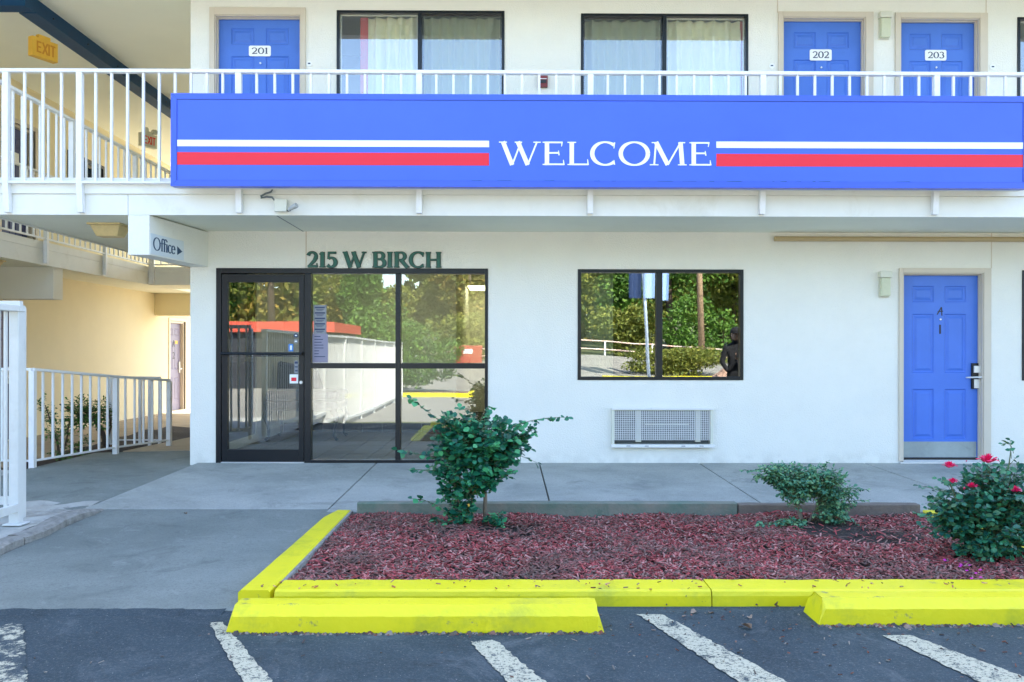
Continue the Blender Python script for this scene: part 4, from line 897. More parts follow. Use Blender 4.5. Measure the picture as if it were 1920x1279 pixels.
pme = pm.mesh('post', M['rail'])
for X in PXs: inst('post', pme, rl, (X, YRL, 0))
kme = MB().box(-.011, .011, -.011, .011, zlb+.012, zrb).mesh('picket', M['rail'])
for i in range(len(PXs)-1):
    n_ = 3 if i == 0 else 9
    for k in range(n_): inst('picket', kme, rl, (PXs[i]+(PXs[i+1]-PXs[i])*(k+1)/(n_+1), YRL, 0))
def long_rail(name, lab, X, y0, y1, zf, n_post, group=None, step=.165, h=1.06, foot=.32, axis='y', grp=None, top=.03):
    o = thing(name, lab, 'railing', (X, y0, zf) if axis == 'y' else (y0, X, zf), grp)
    def bx_(a0, a1, w0, w1, z0, z1): return MB().box(X+w0, X+w1, a0, a1, z0, z1) if axis == 'y' else MB().box(a0, a1, X+w0, X+w1, z0, z1)
    bx_(y0, y1, -top, top, zf+h-.035, zf+h).build('top_rail', M['rail'], o, bev=.005); bx_(y0, y1, -.016, .016, zf+.045, zf+.07).build('bottom_rail', M['rail'], o)
    pk = MB().box(-.011, .011, -.011, .011, zf+.07, zf+h-.035).mesh('picket', M['rail']); ps = MB().box(-.028, .028, -.028, .028, zf-foot, zf+h-.035).mesh('post', M['rail'])
    for k in range(n_post):
        a = y0+.03+(y1-y0-.06)*k/(n_post-1); inst('post', ps, o, (X, a, 0) if axis == 'y' else (a, X, 0))
        if k < n_post-1:
            d_ = (y1-y0-.06)/(n_post-1); m_ = max(1, round(d_/step)-1)
            for j in range(m_): b_ = a+d_*(j+1)/(m_+1); inst('picket', pk, o, (X, b_, 0) if axis == 'y' else (b_, X, 0))
    return o
long_rail('walkway_railing', 'white railing receding along the left edge of the upper walkway', XA-.06, 8.05, 16.4, Z2, 6)
long_rail('walkway_railing', 'white railing along the wing walkway, across the courtyard gap', XB+.03, 9.0, 16.5, Z2, 5)
long_rail('walkway_railing', 'short white railing across the far end of the courtyard gap', 16.48, XB+.05, XA-.08, Z2, 3, axis='x')
# low ramp railing
rr_ = thing('ramp_railing', 'low white railing beside the ramp with a green shrub behind it', 'railing', (-5, 10, 0))
nodes = []
for px, pt, pb in ((20, 690, 893), (61, 690, 878), (217, 704, 851), (317, 711, 836)):
    zb_ = -.06 if px < 100 else (-.05 if px < 300 else -.055); X, Y = at_z(px, pb, zb_); nodes.append((X, Y, zb_, QZ(px, pt, Y)))
nodes[0] = (nodes[1][0]-1.6, nodes[1][1]+.15, -.06, nodes[1][3])
for i in range(3):
    a, b_ = nodes[i], nodes[i+1]; A, B = Vector(a[:2]), Vector(b_[:2]); d_ = (B-A); L = d_.length; u_ = d_/L; n2 = Vector((-u_.y, u_.x))
    def bar(z0a, z0b, hw, hh, nm):
        c1 = [(A+n2*s) for s in (hw, -hw)]; c2 = [(B+n2*s) for s in (hw, -hw)]
        MB().prism([(c1[0].x, c1[0].y, z0a), (c1[1].x, c1[1].y, z0a), (c2[1].x, c2[1].y, z0b), (c2[0].x, c2[0].y, z0b)], [(c1[0].x, c1[0].y, z0a+hh), (c1[1].x, c1[1].y, z0a+hh), (c2[1].x, c2[1].y, z0b+hh), (c2[0].x, c2[0].y, z0b+hh)]).build(nm, M['rail'], rr_, bev=.003)
    bar(a[3]-.03, b_[3]-.03, .028, .03, 'top_rail'); bar(a[2]+.07, b_[2]+.07, .014, .022, 'bottom_rail')
    n_ = 8 if i == 1 else (5 if i == 2 else 8)
    for k in range(1, n_+1):
        tt = k/(n_+1); p_ = A.lerp(B, tt); zt_ = a[3]+(b_[3]-a[3])*tt-.03; z0_ = a[2]+(b_[2]-a[2])*tt+.09
        MB().box(p_.x-.011, p_.x+.011, p_.y-.011, p_.y+.011, z0_, zt_).build('picket', M['rail'], rr_)
for a in nodes: MB().box(a[0]-.03, a[0]+.03, a[1]-.03, a[1]+.03, a[2]-.02, a[3]-.03).build('post', M['rail'], rr_, bev=.003)
r2 = thing('courtyard_railing', 'smaller white railing further back behind the ramp railing', 'railing', (-5.5, 12.6, 0))
Y2 = 12.4; xa, xb_ = QX(207, 705, Y2), QX(301, 705, Y2); zt_ = QZ(250, 706, Y2)
MB().box(xa, xb_, Y2-.02, Y2+.02, zt_-.03, zt_).build('top_rail', M['rail'], r2); MB().box(xa, xb_, Y2-.014, Y2+.014, -.10, -.08).build('bottom_rail', M['rail'], r2)
for p in (208, 263, 281, 300): X = QX(p, 705, Y2); MB().box(X-.02, X+.02, Y2-.02, Y2+.02, -.2, zt_-.03).build('post', M['rail'], r2)
# tall white fence at left, running out towards the lot
fc = thing('white_fence', 'tall white picket fence with its end post at the left edge', 'fence', (-3.6, 6.05, -.03))
FX = -3.60; fy1 = 6.10; fy0 = -10.0
zft = QZ(36, 573, fy1)
def gzf(y): return -.04 if y > 3.2 else gz(FX, y)
segs = np.linspace(fy1, fy0, 9)
for i, y in enumerate(segs):
    zg = gzf(y); MB().box(FX-.035, FX+.035, y-.035, y+.035, zg, zft-.04).box(FX-.07, FX+.07, y-.06, y+.06, zg, zg+.012).build('post', M['fence'], fc, bev=.004)
    if i < 8:
        y2 = segs[i+1]; MB().box(FX-.045, FX+.045, y2+.036, y-.036, zft-.045, zft-.0).build('top_rail', M['fence'], fc, bev=.004)
        zb_ = gzf((y+y2)/2)+.10
        MB().box(FX+.006, FX+.04, y2+.036, y-.036, zb_, zb_+.06).build('bottom_rail', M['fence'], fc, bev=.003)
MB().box(FX-.045, FX+.045, fy1-.036, fy1+.04, zft-.045, zft).build('top_rail', M['fence'], fc, bev=.004)
pkf = MB().box(-.008, .008, -.012, .012, 0, zft+.02).mesh('picket', M['fence'])
y = fy1-.13
while y > fy0: 
    o = inst('picket', pkf, fc, (FX-.0, y, gzf(y)+.11)); o.scale = (1, 1, (zft-.05-gzf(y)-.11)/(zft+.02)); y -= .13
# second row of the fence seen behind the first at the frame edge
fc2 = thing('white_fence', 'white fence panel just behind the end post, at the very left edge', 'fence', (-4.2, 6.1, -.03))
MB().box(-4.5, -3.72, 6.35, 6.39, zft+.0, zft+.05).build('top_rail', M['fence'], fc2); MB().box(-4.5, -3.72, 6.35, 6.39, .06, .12).build('bottom_rail', M['fence'], fc2)
for k in range(7): MB().box(-3.80-k*.11, -3.775-k*.11, 6.355, 6.385, .12, zft).build('picket', M['fence'], fc2)
MB().box(-3.78+.03, -3.70+.0, 6.33, 6.40, -.06, zft).build('post', M['fence'], fc2)
# ================================================================ fixtures
def wall_lamp(px0, px1, py0, py1, lab):
    X0_, Zt_ = at_y(px0, py0, YW-.05); X1_, Zb_ = at_y(px1, py1, YW-.05); o = thing('wall_lamp', lab, 'wall lamp', ((X0_+X1_)/2, YW, Zb_), 'wall lamps beside the blue doors')
    zc = Zt_-(Zt_-Zb_)*.24
    MB().box(X0_+.006, X1_-.006, YW-.02, YW-.001, Zb_, zc).build('back_plate', M['fixture'], o, bev=.003)
    MB().prism([(X0_, YW-.085, zc), (X1_, YW-.085, zc), (X1_, YW-.001, zc), (X0_, YW-.001, zc)], [(X0_, YW-.075, Zt_), (X1_, YW-.075, Zt_), (X1_, YW-.001, Zt_), (X0_, YW-.001, Zt_)]).build('lamp_cap', M['fixture'], o, bev=.005)
    MB().box(X0_+.012, X1_-.012, YW-.072, YW-.021, Zb_+.008, zc-.001).build('lamp_lens', M['lens'], o, bev=.012)
    return o
wall_lamp(1649, 1671, 509, 557, 'small pale wall lamp left of the lower blue door'); wall_lamp(1649, 1671, 22, 72, 'small pale wall lamp between the upper doors 202 and 203')
# AC unit
ac = thing('air_conditioner', 'white air conditioner grille with a wire mesh below the office window', 'air conditioner', ((Hac[0]+Hac[1])/2, YW, .2))
ax0, ax1, az0, az1 = QX(1147, 800, YW-.04), QX(1337, 800, YW-.04), QZ(1240, 838, YW-.04), QZ(1240, 765, YW-.04)
frame_boxes(MB(), ax0, ax1, az0, az1, YW-.045, YW-.001, .03).build('frame', M['fixture'], ac, bev=.003)
MB().box(ax0-.008, ax1+.008, YW-.075, YW-.046, az0-.004, az0+.028).box(ax0-.004, ax1+.004, YW-.06, YW-.0455, az1-.02, az1+.004).build('lip', M['rail'], ac, bev=.002)
mb = MB()
for f_ in (.16, .34, .70, .88): X = ax0+(ax1-ax0)*f_; mb.box(X-.022, X+.022, YW-.0765, YW-.0752, az0+.010, az0+.016)
mb.build('slot', M['black'], ac)
M['coil'] = mat('dark_coil', (.10, .12, .12), .6, var=.6, vscale=12)
MB().box(ax0+.03, ax1-.03, YW+.04, YW+.14, az0+.03, az1-.03).build('coil', M['coil'], ac)
mb = MB()
for f_, w_ in ((.27, .03), (.86, .028)): X = ax0+(ax1-ax0)*f_; mb.box(X-w_, X+w_, YW+.0, YW+.038, az0+.05, az1-.031)
mb.box(ax0+.38, ax1-.26, YW+.015, YW+.038, az0+.235, az0+.25); mb.build('brace', M['fixture'], ac)
mb = MB(); yg_ = YW-.034
X = ax0+.034
while X < ax1-.03: mb.box(X, X+.0055, yg_-.003, yg_+.001, az0+.075, az1-.03); X += .0205
Z = az0+.075
while Z < az1-.03: mb.box(ax0+.03, ax1-.03, yg_+.0012, yg_+.0045, Z, Z+.0055); Z += .0205
mb.build('wire_mesh', M['rail'], ac, kind='stuff')
# fire alarm
X0_, Z1_ = at_y(1010, 140, YW-.04); X1_, Z0_ = at_y(1027, 163, YW-.04)
fa = thing('fire_alarm', 'small dark red fire alarm box on the upper wall between the windows', 'fire alarm', ((X0_+X1_)/2, YW, Z0_))
MB().box(X0_, X1_, YW-.045, YW-.001, Z0_, Z1_).build('alarm_body', M['firered'], fa, bev=.004); MB().box(X0_+.015, X1_-.015, YW-.053, YW-.0455, Z0_+.04, Z0_+.075).build('pull_handle', M['black'], fa, bev=.003); MB().box(X0_+.012, X1_-.012, YW-.048, YW-.0455, Z0_+.085, Z0_+.092).build('plate', M['white'], fa)
# junction box, flood lamp and cable on the fascia
jb = thing('junction_box', 'white electrical box with a small lamp and grey cable under the sign', 'electrical box', (QX(527, 385, 8), 8.05, 2.68))
x0_, x1_, z0_, z1_ = QX(515, 385, 8.0), QX(538, 385, 8.0), QZ(527, 397, 8.0), QZ(527, 374, 8.0)
MB().box(x0_, x1_, 7.985, YF-.019, z0_, z1_).build('box', M['fixture'], jb, bev=.004)
pq = lambda a, b_, y=8.0: (at_y(a, b_, y)[0], y, at_y(a, b_, y)[1])
MB().tube([pq(507, 349, 7.93), pq(512, 353, 7.96), pq(508, 360, 7.98), pq(498, 363, 8.0), pq(489, 368, 8.01), pq(489, 371, 8.015), pq(500, 369, 8.015), pq(510, 370, 8.01), pq(515, 376, 8.0)], .009, 8).build('cable', M['greycable'] if 'greycable' in M else mat('grey_cable', (.12, .15, .16), .5), jb, smooth=True)
MB().tube([pq(540, 395, 8.0), pq(544, 394, 7.97)], .012, 8).build('lamp_arm', M['bronze'], jb); MB().tube([pq(541, 394, 7.97), pq(548, 389, 7.95), pq(556, 385, 7.93)], [.014, .022, .026], 12).build('lamp_head', mat('grey_lamp', (.40, .42, .42), .4), jb, smooth=False)
# Office sign on the beam's slanted right face
of = thing('office_sign', 'white Office sign with a dark arrow on the side of the beam', 'sign', (a1, 8.3, 2.3))
U = Vector((bx-a1, YW-YF, 0)); UL = U.length; U.normalize(); NR = Vector((U.y, -U.x, 0))
def bf(px):   # distance along the beam face of a pixel column
    r = ray(px, 460); t = (a1*U.y-YF*U.x)/(r.x*U.y-r.y*U.x); return ((Vector((r.x*t, r.y*t, 0))-Vector((a1, YF, 0))).dot(U))
u0, u1 = bf(282), bf(343.5)
def fz(px, py): r = ray(px, py); t = (a1*U.y-YF*U.x)/(r.x*U.y-r.y*U.x); return ZC+r.z*t
zs0, zs1 = fz(283, 476), fz(282, 437)
def fp(u, z, d): v = Vector((a1, YF, 0))+U*u+NR*d; return (v.x, v.y, z)
MB().prism([fp(u0, zs0, .0005), fp(u1, zs0, .0005), fp(u1, zs1, .0005), fp(u0, zs1, .0005)], [fp(u0, zs0, .006), fp(u1, zs0, .006), fp(u1, zs1, .006), fp(u0, zs1, .006)]).build('board', mat('sign_board', (.62, .68, .72), .45), of)
hz = zs1-zs0; mb = MB(); text(mb, 'Office', fp(u0+(u1-u0)*.06, zs0+hz*.22, .006), U, (0, 0, 1), (u1-u0)*.66, hz*.62, .002, 0, T=.17, t=.06); mb.build('lettering', M['teal_print'], of)
ua, ub = u0+(u1-u0)*.79, u0+(u1-u0)*.95; zc_ = zs0+hz*.44
MB().prism([fp(ua, zc_-hz*.22, .006), fp(ub, zc_, .006), fp(ua, zc_+hz*.22, .006)], [fp(ua, zc_-hz*.22, .008), fp(ub, zc_, .008), fp(ua, zc_+hz*.22, .008)]).build('arrow', M['teal_print'], of)
# street address letters
ad = thing('address_lettering', 'raised green letters reading 215 W BIRCH above the office door', 'lettering', (0, YW, 3))
lx0, lx1, lz0, lz1 = QX(576, 490, YW), QX(829, 490, YW), QZ(700, 501.5, YW), QZ(700, 473, YW)
S = '215 W BIRCH'; tot = sum(glyph(c)[1] for c in S); sx = (lx1-lx0)/tot; x = lx0
for ch in S:
    adv = glyph(ch)[1]*sx
    if ch != ' ':
        mb = MB(); text(mb, ch, (x, YW-.001, lz0), (1, 0, 0), (0, 0, 1), adv, lz1-lz0, .012, 0, T=.24, t=.09, grow=.0045)
        text(mb, ch, (x, YW-.0145, lz0), (1, 0, 0), (0, 0, 1), adv, lz1-lz0, .003, 1, T=.22, t=.06); mb.build('letter', [M['greendark'], M['green']], ad)
    x += adv
# ceiling light boxes
def ceil_light(X, Y, w_, lab):
    o = thing('ceiling_light', lab, 'ceiling light', (X, Y, Z1), 'boxy ceiling lights under the walkways')
    MB().box(X-w_*1.12, X+w_*1.12, Y-.16, Y+.16, Z1-.02, Z1-.001).build('housing', M['yellowlens'], o, bev=.004)
    MB().prism([(X-w_*.72, Y-.08, Z1-.13), (X+w_*.72, Y-.08, Z1-.13), (X+w_*.72, Y+.08, Z1-.13), (X-w_*.72, Y+.08, Z1-.13)], [(X-w_, Y-.13, Z1-.021), (X+w_, Y-.13, Z1-.021), (X+w_, Y+.13, Z1-.021), (X-w_, Y+.13, Z1-.021)]).build('lens', M['yellowlens'], o, bev=.006)
ceil_light(QX(207, 430, 8.75), 8.75, .155, 'cream ceiling light box left of the Office beam'); ceil_light(-7.55, 12.1, .15, 'ceiling light partly cut off at the left edge above the wing beam')
# exit signs
def exit_sign(loc, ang, s, bodym, letm, lab, emer=False):
    o = thing('exit_sign', lab, 'exit sign', loc, 'exit signs'); o.rotation_euler = (0, 0, ang); c = Vector(loc)
    def bld_(mb, nm, m, **k):
        me = mb.mesh(nm, m); q = bpy.data.objects.new(nm, me); C.objects.link(q); q.parent = o; return q
    bld_(MB().box(-.17*s, .17*s, -.045*s, .045*s, -.24*s, 0), 'body', bodym); bld_(MB().box(-.08*s, .08*s, -.03*s, .03*s, .0005, .05*s), 'mount', bodym)
    mb = MB(); text(mb, 'EXIT', (-.12*s, -.045*s, -.19*s), (1, 0, 0), (0, 0, 1), .26*s, .145*s, .003, 0, T=.14, t=.12, sans=True); bld_(mb, 'lettering', letm)
    if emer:
        for sx_ in (-1, 1): bld_(MB().tube([(sx_*.10*s, -.02, .06*s), (sx_*.10*s, -.09, .05*s)], .05*s, 12), 'lamp_head', bodym)
cz = QZ(80, 76, 10.6)
exit_sign((QX(81, 90, 10.6), 10.6, cz), R(64), 1.0, M['exityellow'], M['exitorange'], 'yellow EXIT sign hanging from the ceiling at upper left')
exit_sign((QX(277, 250, 15.3), 15.3, QZ(277, 252, 15.3)), R(64), 1.0, M['fixture'], M['exitred'], 'white EXIT sign with red letters and two lamp heads', True)
# ================================================================ planting
def leaf_mesh(name, m, wr=.5, curl=.12):
    v = [(0, 0, 0), (-wr*.42, .28, curl*.5), (0, .30, 0), (wr*.42, .28, curl*.5), (-wr*.5, .62, curl*.6), (0, .64, -.01), (wr*.5, .62, curl*.6), (0, 1, -curl*.6), (-wr*.26, .86, .02), (wr*.26, .86, .02)]
    f = [(0, 2, 1), (0, 3, 2), (1, 2, 5, 4), (2, 3, 6, 5), (4, 5, 7, 8), (5, 6, 9, 7)]
    me = bpy.data.meshes.new(name); me.from_pydata(v, [], f); me.materials.append(m); me.polygons.foreach_set('use_smooth', [True]*len(f)); return me
def merged_leaves(name, me0, mats_, parent, m):
    v0 = np.array([v.co[:] for v in me0.vertices]); f0 = [tuple(p.vertices) for p in me0.polygons]; V = []; Fc = []
    for k, M4 in enumerate(mats_):
        A = np.array(M4); V.append(v0 @ A[:3, :3].T + A[:3, 3]); b_ = k*len(v0); Fc += [tuple(i+b_ for i in f) for f in f0]
    V = np.concatenate(V); off = ORI[parent.name] if parent else Vector((0, 0, 0)); V -= np.array(off)
    me = bpy.data.meshes.new(name); me.from_pydata(V.tolist(), [], Fc); me.materials.append(m); me.polygons.foreach_set('use_smooth', [True]*len(Fc))
    o = bpy.data.objects.new(name, me); C.objects.link(o); o.parent = parent; o['kind'] = 'stuff'; ORI[o.name] = Vector(off); return o
def leaf_mat4(p, d, s, r, droop=.3):
    d = (Vector(d)+Vector((r.gauss(0, .35), r.gauss(0, .35), r.gauss(0, .3)-droop))).normalized()
    upv = Vector((r.gauss(0, .5), r.gauss(-.35, .5), 1)).normalized(); x = d.cross(upv)
    if x.length < 1e-3: x = Vector((1, 0, 0))
    x.normalize(); z = x.cross(d)
    return Matrix(((x.x*s, d.x*s, z.x*s, p.x), (x.y*s, d.y*s, z.y*s, p.y), (x.z*s, d.z*s, z.z*s, p.z), (0, 0, 0, 1)))
def plant(o, stems, clusters, sprigs, leafm, size, r, n_tw, barkm, individual=0, wr=.6, gap=.028, twr=.0022, nlf=11, droop=.3, stiff=.25, dens=1.0):
    me0 = leaf_mesh('leaf', leafm, wr); br = MB(); L = []
    for pts, rs in stems: br.tube(pts, rs, 8)
    tw = MB()
    def twig(a, b_, n=nlf, start=.25):
        a, b_ = Vector(a), Vector(b_); mid = a.lerp(b_, .5)+Vector((r.gauss(0, .03), r.gauss(0, .03), r.gauss(.02, .03))); P_ = []
        for i in range(6): t_ = i/5; P_.append(a*(1-t_)**2+mid*2*t_*(1-t_)+b_*t_*t_)
        tw.tube(P_, [twr*1.5, twr*1.3, twr*1.1, twr, twr*.8, twr*.5], 3, caps=False)
        ln = (b_-a).length; k_ = max(3, int(ln*(1-start)/gap)); 
        for i in range(k_):
            t_ = start+(1-start)*(i+.5)/k_; f_ = t_*5; j = min(4, int(f_)); p = P_[j].lerp(P_[j+1], f_-j); tg = (P_[j+1]-P_[j]).normalized()
            sd_ = tg.cross(Vector((0, 0, 1))); sd_ = sd_.normalized() if sd_.length > .01 else Vector((1, 0, 0)); sg__ = 1 if i % 2 else -1
            L.append(leaf_mat4(p, sd_*sg__*.9+tg*.5, size*r.uniform(.6, 1.15), r, droop))
            if r.random() < .5: L.append(leaf_mat4(p, -sd_*sg__*.8+tg*.6, size*r.uniform(.5, 1.), r, droop))
        L.append(leaf_mat4(P_[5], (b_-P_[4]).normalized(), size*r.uniform(.5, .9), r, 0))
    for (c, rad, root, k_) in clusters:
        c = Vector(c); root = Vector(root)
        for i in range(int(k_*dens)):
            v = Vector((r.gauss(0, 1), r.gauss(0, 1), r.gauss(0, 1))).normalized()*r.uniform(.55, 1.0)**.5
            e = c+Vector((v.x*rad[0], v.y*rad[1], v.z*rad[2])); s_ = root.lerp(c, r.uniform(.2, .95))+Vector((r.gauss(0, .04), r.gauss(0, .04), r.gauss(0, .03)))
            if (e-s_).length > .32: s_ = e.lerp(s_, .32/(e-s_).length)
            twig(s_, e)
    for a, b_ in sprigs: twig(a, b_, start=.15)
    br.build('stem', barkm, o, smooth=True); tw.build('twigs', M['twig'], o, kind='stuff')
    if individual:
        L.sort(key=lambda q: q.translation.y - 6*0+(0 if True else 0)); 
        L.sort(key=lambda q: (q.translation-Vector((0, 0, ZC))).length/max(.01, q.to_scale().x)**.5)
        for q in L[:individual]: inst('leaf', me0, o, (0, 0, 0), mw=q)
        L = L[individual:]
    if L: merged_leaves('foliage', me0, L, o, leafm)
    return len(L)
def W(px, py, y): a = at_y(px, py, y); return Vector((a[0], y, a[1]))
# bush 1
r = random.Random(11); by = BUSH1[1]; B0 = Vector((BUSH1[0], by, mz(*BUSH1)))
o = thing('leafy_shrub', 'round leaved dark green shrub on bare pale stems in front of the office window', 'shrub', B0)
st = [([W(909, 985, by)-Vector((0, 0, .03)), W(910, 935, by), W(908, 900, by), W(900, 860, by)], [.017, .015, .013, .009]),
      ([W(884, 985, by+.04)-Vector((0, 0, .03)), W(886, 940, by+.04), W(880, 900, by+.02), W(862, 850, by)], [.014, .012, .010, .007]),
      ([W(902, 905, by), W(925, 880, by-.02), W(950, 850, by-.03)], [.010, .008, .006]), ([W(868, 985, by-.05), W(862, 950, by-.06), W(850, 900, by-.06)], [.008, .007, .004])]
GR = 1.22
def cl(px, py, rx, rz, root, k, dy=0, ry=None): return (W(px, py, by+dy), (rx*GR, ry or (rx+rz)/2*GR, rz*GR), W(*root, by+dy*.5), k)
cls = [cl(905, 830, .27, .18, (903, 880), 88), cl(960, 825, .15, .14, (920, 870), 30), cl(845, 850, .16, .18, (880, 900), 38), cl(880, 895, .20, .12, (890, 940), 40, -.05), cl(845, 930, .08, .12, (870, 960), 18, -.05), cl(855, 800, .14, .10, (880, 850), 22),
       cl(925, 870, .17, .11, (905, 900), 30, -.08), cl(865, 960, .10, .06, (880, 985), 12, -.08), cl(930, 975, .04, .04, (915, 985), 6, -.1), cl(825, 985, .06, .04, (860, 990), 8, -.1)]
spr = [(W(850, 810, by), W(772, 748, by-.05)), (W(840, 860, by), W(745, 843, by-.1)), (W(850, 885, by), W(775, 880, by-.12)), (W(960, 800, by), W(1064, 783, by-.02)), (W(850, 975, by-.1), W(772, 935, by-.12)), (W(960, 850, by), W(1008, 868, by)), (W(900, 790, by), W(925, 765, by)), (W(900, 790, by), W(862, 765, by)), (W(905, 975, by), W(940, 962, by-.1)), (W(975, 820, by), W(1002, 800, by-.03))]
plant(o, st, cls, spr, M['leaf'], .054, r, 0, M['bark'], individual=299, wr=.92, gap=.027, dens=1.45)
MB().tube([W(878, 945, by-.09), W(880, 950, by-.09)], .008, 6).build('yellow_leaf', M['exityellow'], o)
# bush 2
r = random.Random(12); by = BUSH2[1]; B0 = Vector((BUSH2[0], by, mz(*BUSH2)))
o = thing('small_shrub', 'low spreading shrub with small blue green leaves in the middle of the mulch bed', 'shrub', B0)
st = [([W(1508, 992, by), W(1500, 965, by), W(1492, 940, by), W(1475, 915, by)], [.019, .016, .012, .006]), ([W(1510, 992, by), W(1524, 965, by+.02), W(1545, 930, by), W(1560, 905, by)], [.014, .011, .008, .005]), ([W(1508, 992, by+.04), W(1530, 970, by+.06), W(1570, 950, by+.06)], [.010, .008, .005]), ([W(1502, 985, by-.04), W(1470, 985, by-.08), W(1420, 985, by-.1)], [.007, .005, .003])]
cls = [cl(1485, 895, .17, .09, (1498, 945), 46), cl(1540, 900, .17, .10, (1525, 950), 44), cl(1570, 930, .15, .09, (1530, 960), 34), cl(1490, 920, .12, .08, (1500, 950), 26, -.05), cl(1450, 885, .12, .05, (1490, 920), 14), cl(1560, 965, .11, .05, (1525, 975), 18, -.06), cl(1480, 985, .10, .04, (1505, 990), 16, -.08), cl(1430, 992, .10, .025, (1490, 990), 12, -.1)]
spr = [(W(1470, 895, by), W(1392, 882, by)), (W(1480, 985, by-.06), W(1372, 990, by-.1)), (W(1560, 915, by), W(1626, 918, by)), (W(1470, 900, by), W(1412, 900, by)), (W(1540, 890, by), W(1552, 866, by)), (W(1490, 890, by), W(1468, 866, by)), (W(1570, 950, by), W(1612, 985, by)), (W(1570, 940, by), W(1628, 938, by))]
plant(o, st, cls, spr, M['leafb'], .036, r, 0, M['bark'], wr=.55, gap=.017, twr=.0016, dens=2.6)
# rose bush
r = random.Random(13); by = BUSH3[1]; B0 = Vector((BUSH3[0], by, mz(*BUSH3)))
o = thing('rose_bush', 'dark green rose bush with pink roses at the right edge of the bed', 'rose bush', B0)
st = [([W(1842, 1045, by), W(1825, 1000, by), W(1800, 950, by), W(1780, 905, by)], [.010, .008, .006, .004]), ([W(1848, 1045, by), W(1850, 990, by), W(1852, 920, by), W(1853, 875, by)], [.010, .008, .006, .004]), ([W(1852, 1045, by), W(1880, 980, by), W(1888, 900, by), W(1896, 840, by)], [.010, .007, .005, .003]), ([W(1856, 1045, by), W(1900, 1000, by), W(1935, 940, by)], [.009, .007, .004])]
cls = [cl(1830, 935, .24, .13, (1845, 1000), 62), cl(1880, 920, .22, .15, (1855, 1000), 58), cl(1860, 990, .24, .14, (1850, 1030), 66, -.06), cl(1800, 980, .16, .12, (1840, 1020), 34), cl(1925, 970, .18, .17, (1870, 1020), 44), cl(1765, 955, .09, .09, (1810, 990), 16), cl(1850, 1025, .17, .07, (1850, 1040), 30, -.1), cl(1900, 1025, .13, .06, (1870, 1040), 16, -.06), cl(1850, 895, .12, .07, (1850, 940), 16)]
spr = [(W(1800, 930, by), W(1722, 910, by)), (W(1800, 975, by), W(1718, 962, by-.03)), (W(1790, 900, by), W(1757, 898, by)), (W(1885, 880, by), W(1905, 858, by)), (W(1896, 860, by), W(1893, 826, by)), (W(1900, 850, by), W(1880, 832, by)), (W(1855, 900, by), W(1812, 872, by)), (W(1780, 1000, by), W(1728, 985, by))]
plant(o, st, cls, spr, M['leafrose'], .045, r, 0, M['twig'], individual=290, wr=.72, gap=.028, twr=.0018, dens=1.55)
def rose(px, py, s, full=True):
    c = W(px, py, by-.10); mb = MB(); rr = random.Random(px)
    for lay, (n_, ro, zz, tl) in enumerate(((3, .25, .5, .2), (5, .5, .38, .5), (6, .85, .15, .85), (6, 1.1, 0, 1.15)) if full else ((3, .3, .5, .1), (4, .45, .3, .2))):
        for k in range(n_):
            a = k/n_*6.28+rr.uniform(-.3, .3)+lay; ca, sa = math.cos(a), math.sin(a); wd = 1.25*ro/ n_*3 if n_ else 1
            def q(u_, h_, out): d_ = ro*s*out; return (c.x+ca*d_-sa*u_*s*wd*.6, c.y+sa*d_*.9+ca*u_*s*wd*.6-h_*s*.35, c.z+(h_+zz)*s*.8+sa*d_*.1)
            mb.quad(q(-.35, -.3, .3), q(.35, -.3, .3), q(.9, .35, .9), q(-.9, .35, .9)); mb.quad(q(-.9, .35, .9), q(.9, .35, .9), q(.45, .75+rr.uniform(-.1, .2)-tl*.4, 1+tl*.3), q(-.45, .75-tl*.4, 1+tl*.3))
    mb.build('rose', M['petal'], o, smooth=False)
rose(1852, 864, .048); rose(1780, 874, .034); rose(1786, 903, .026); rose(1822, 912, .028); rose(1903, 920, .032); rose(1812, 866, .010, False); rose(1808, 918, .016, False)
mb = MB(); rr = random.Random(2)
for k in range(12):
    X, Y = at_z(rr.uniform(1768, 1842), rr.uniform(1048, 1082), -.03); z = mz(X, Y)+.014; s = .009
    mb.poly([(X-s, Y-s, z), (X+s, Y-s*.6, z+.002), (X+s*.8, Y+s, z+.004), (X-s*.7, Y+s, z+.001)])
tag(mb.build('fallen_petals', M['petal2']), kind='stuff')
# courtyard shrubs
r = random.Random(21); by = 12.0
o = thing('courtyard_shrub', 'bright green shrub with a leaning trunk behind the low white railing', 'shrub', (QX(190, 835, by), by, -.15))
st = [([W(203, 846, by), W(190, 805, by), W(172, 780, by), W(150, 765, by)], [.045, .035, .028, .015]), ([W(175, 783, by), W(140, 775, by), W(112, 758, by)], [.022, .016, .01]), ([W(196, 842, by), W(208, 800, by), W(205, 770, by)], [.02, .015, .01])]
cls = [cl(165, 770, .30, .22, (175, 790), 90), cl(195, 775, .16, .22, (200, 800), 34), cl(135, 785, .2, .2, (160, 790), 44), cl(150, 830, .22, .12, (180, 830), 18)]
plant(o, st, cls, [], M['leafc'], .05, r, 0, M['barkdark'], wr=.6, gap=.04)
by = 10.6
o = thing('courtyard_shrub', 'smaller thin green shrub beside the first railing post', 'shrub', (QX(105, 860, by), by, -.15))
st = [([W(113, 868, by), W(108, 830, by), W(95, 790, by), W(85, 760, by)], [.018, .014, .01, .006]), ([W(112, 868, by), W(125, 825, by), W(130, 790, by)], [.014, .01, .006])]
cls = [cl(88, 775, .09, .13, (100, 800), 18), cl(110, 810, .16, .16, (110, 835), 34), cl(125, 850, .22, .07, (120, 860), 22, -.15), cl(75, 745, .05, .1, (90, 775), 7), cl(140, 868, .14, .04, (125, 868), 12, -.2)]
plant(o, st, cls, [], M['leafc'], .045, r, 0, M['barkdark'], wr=.6, gap=.04)
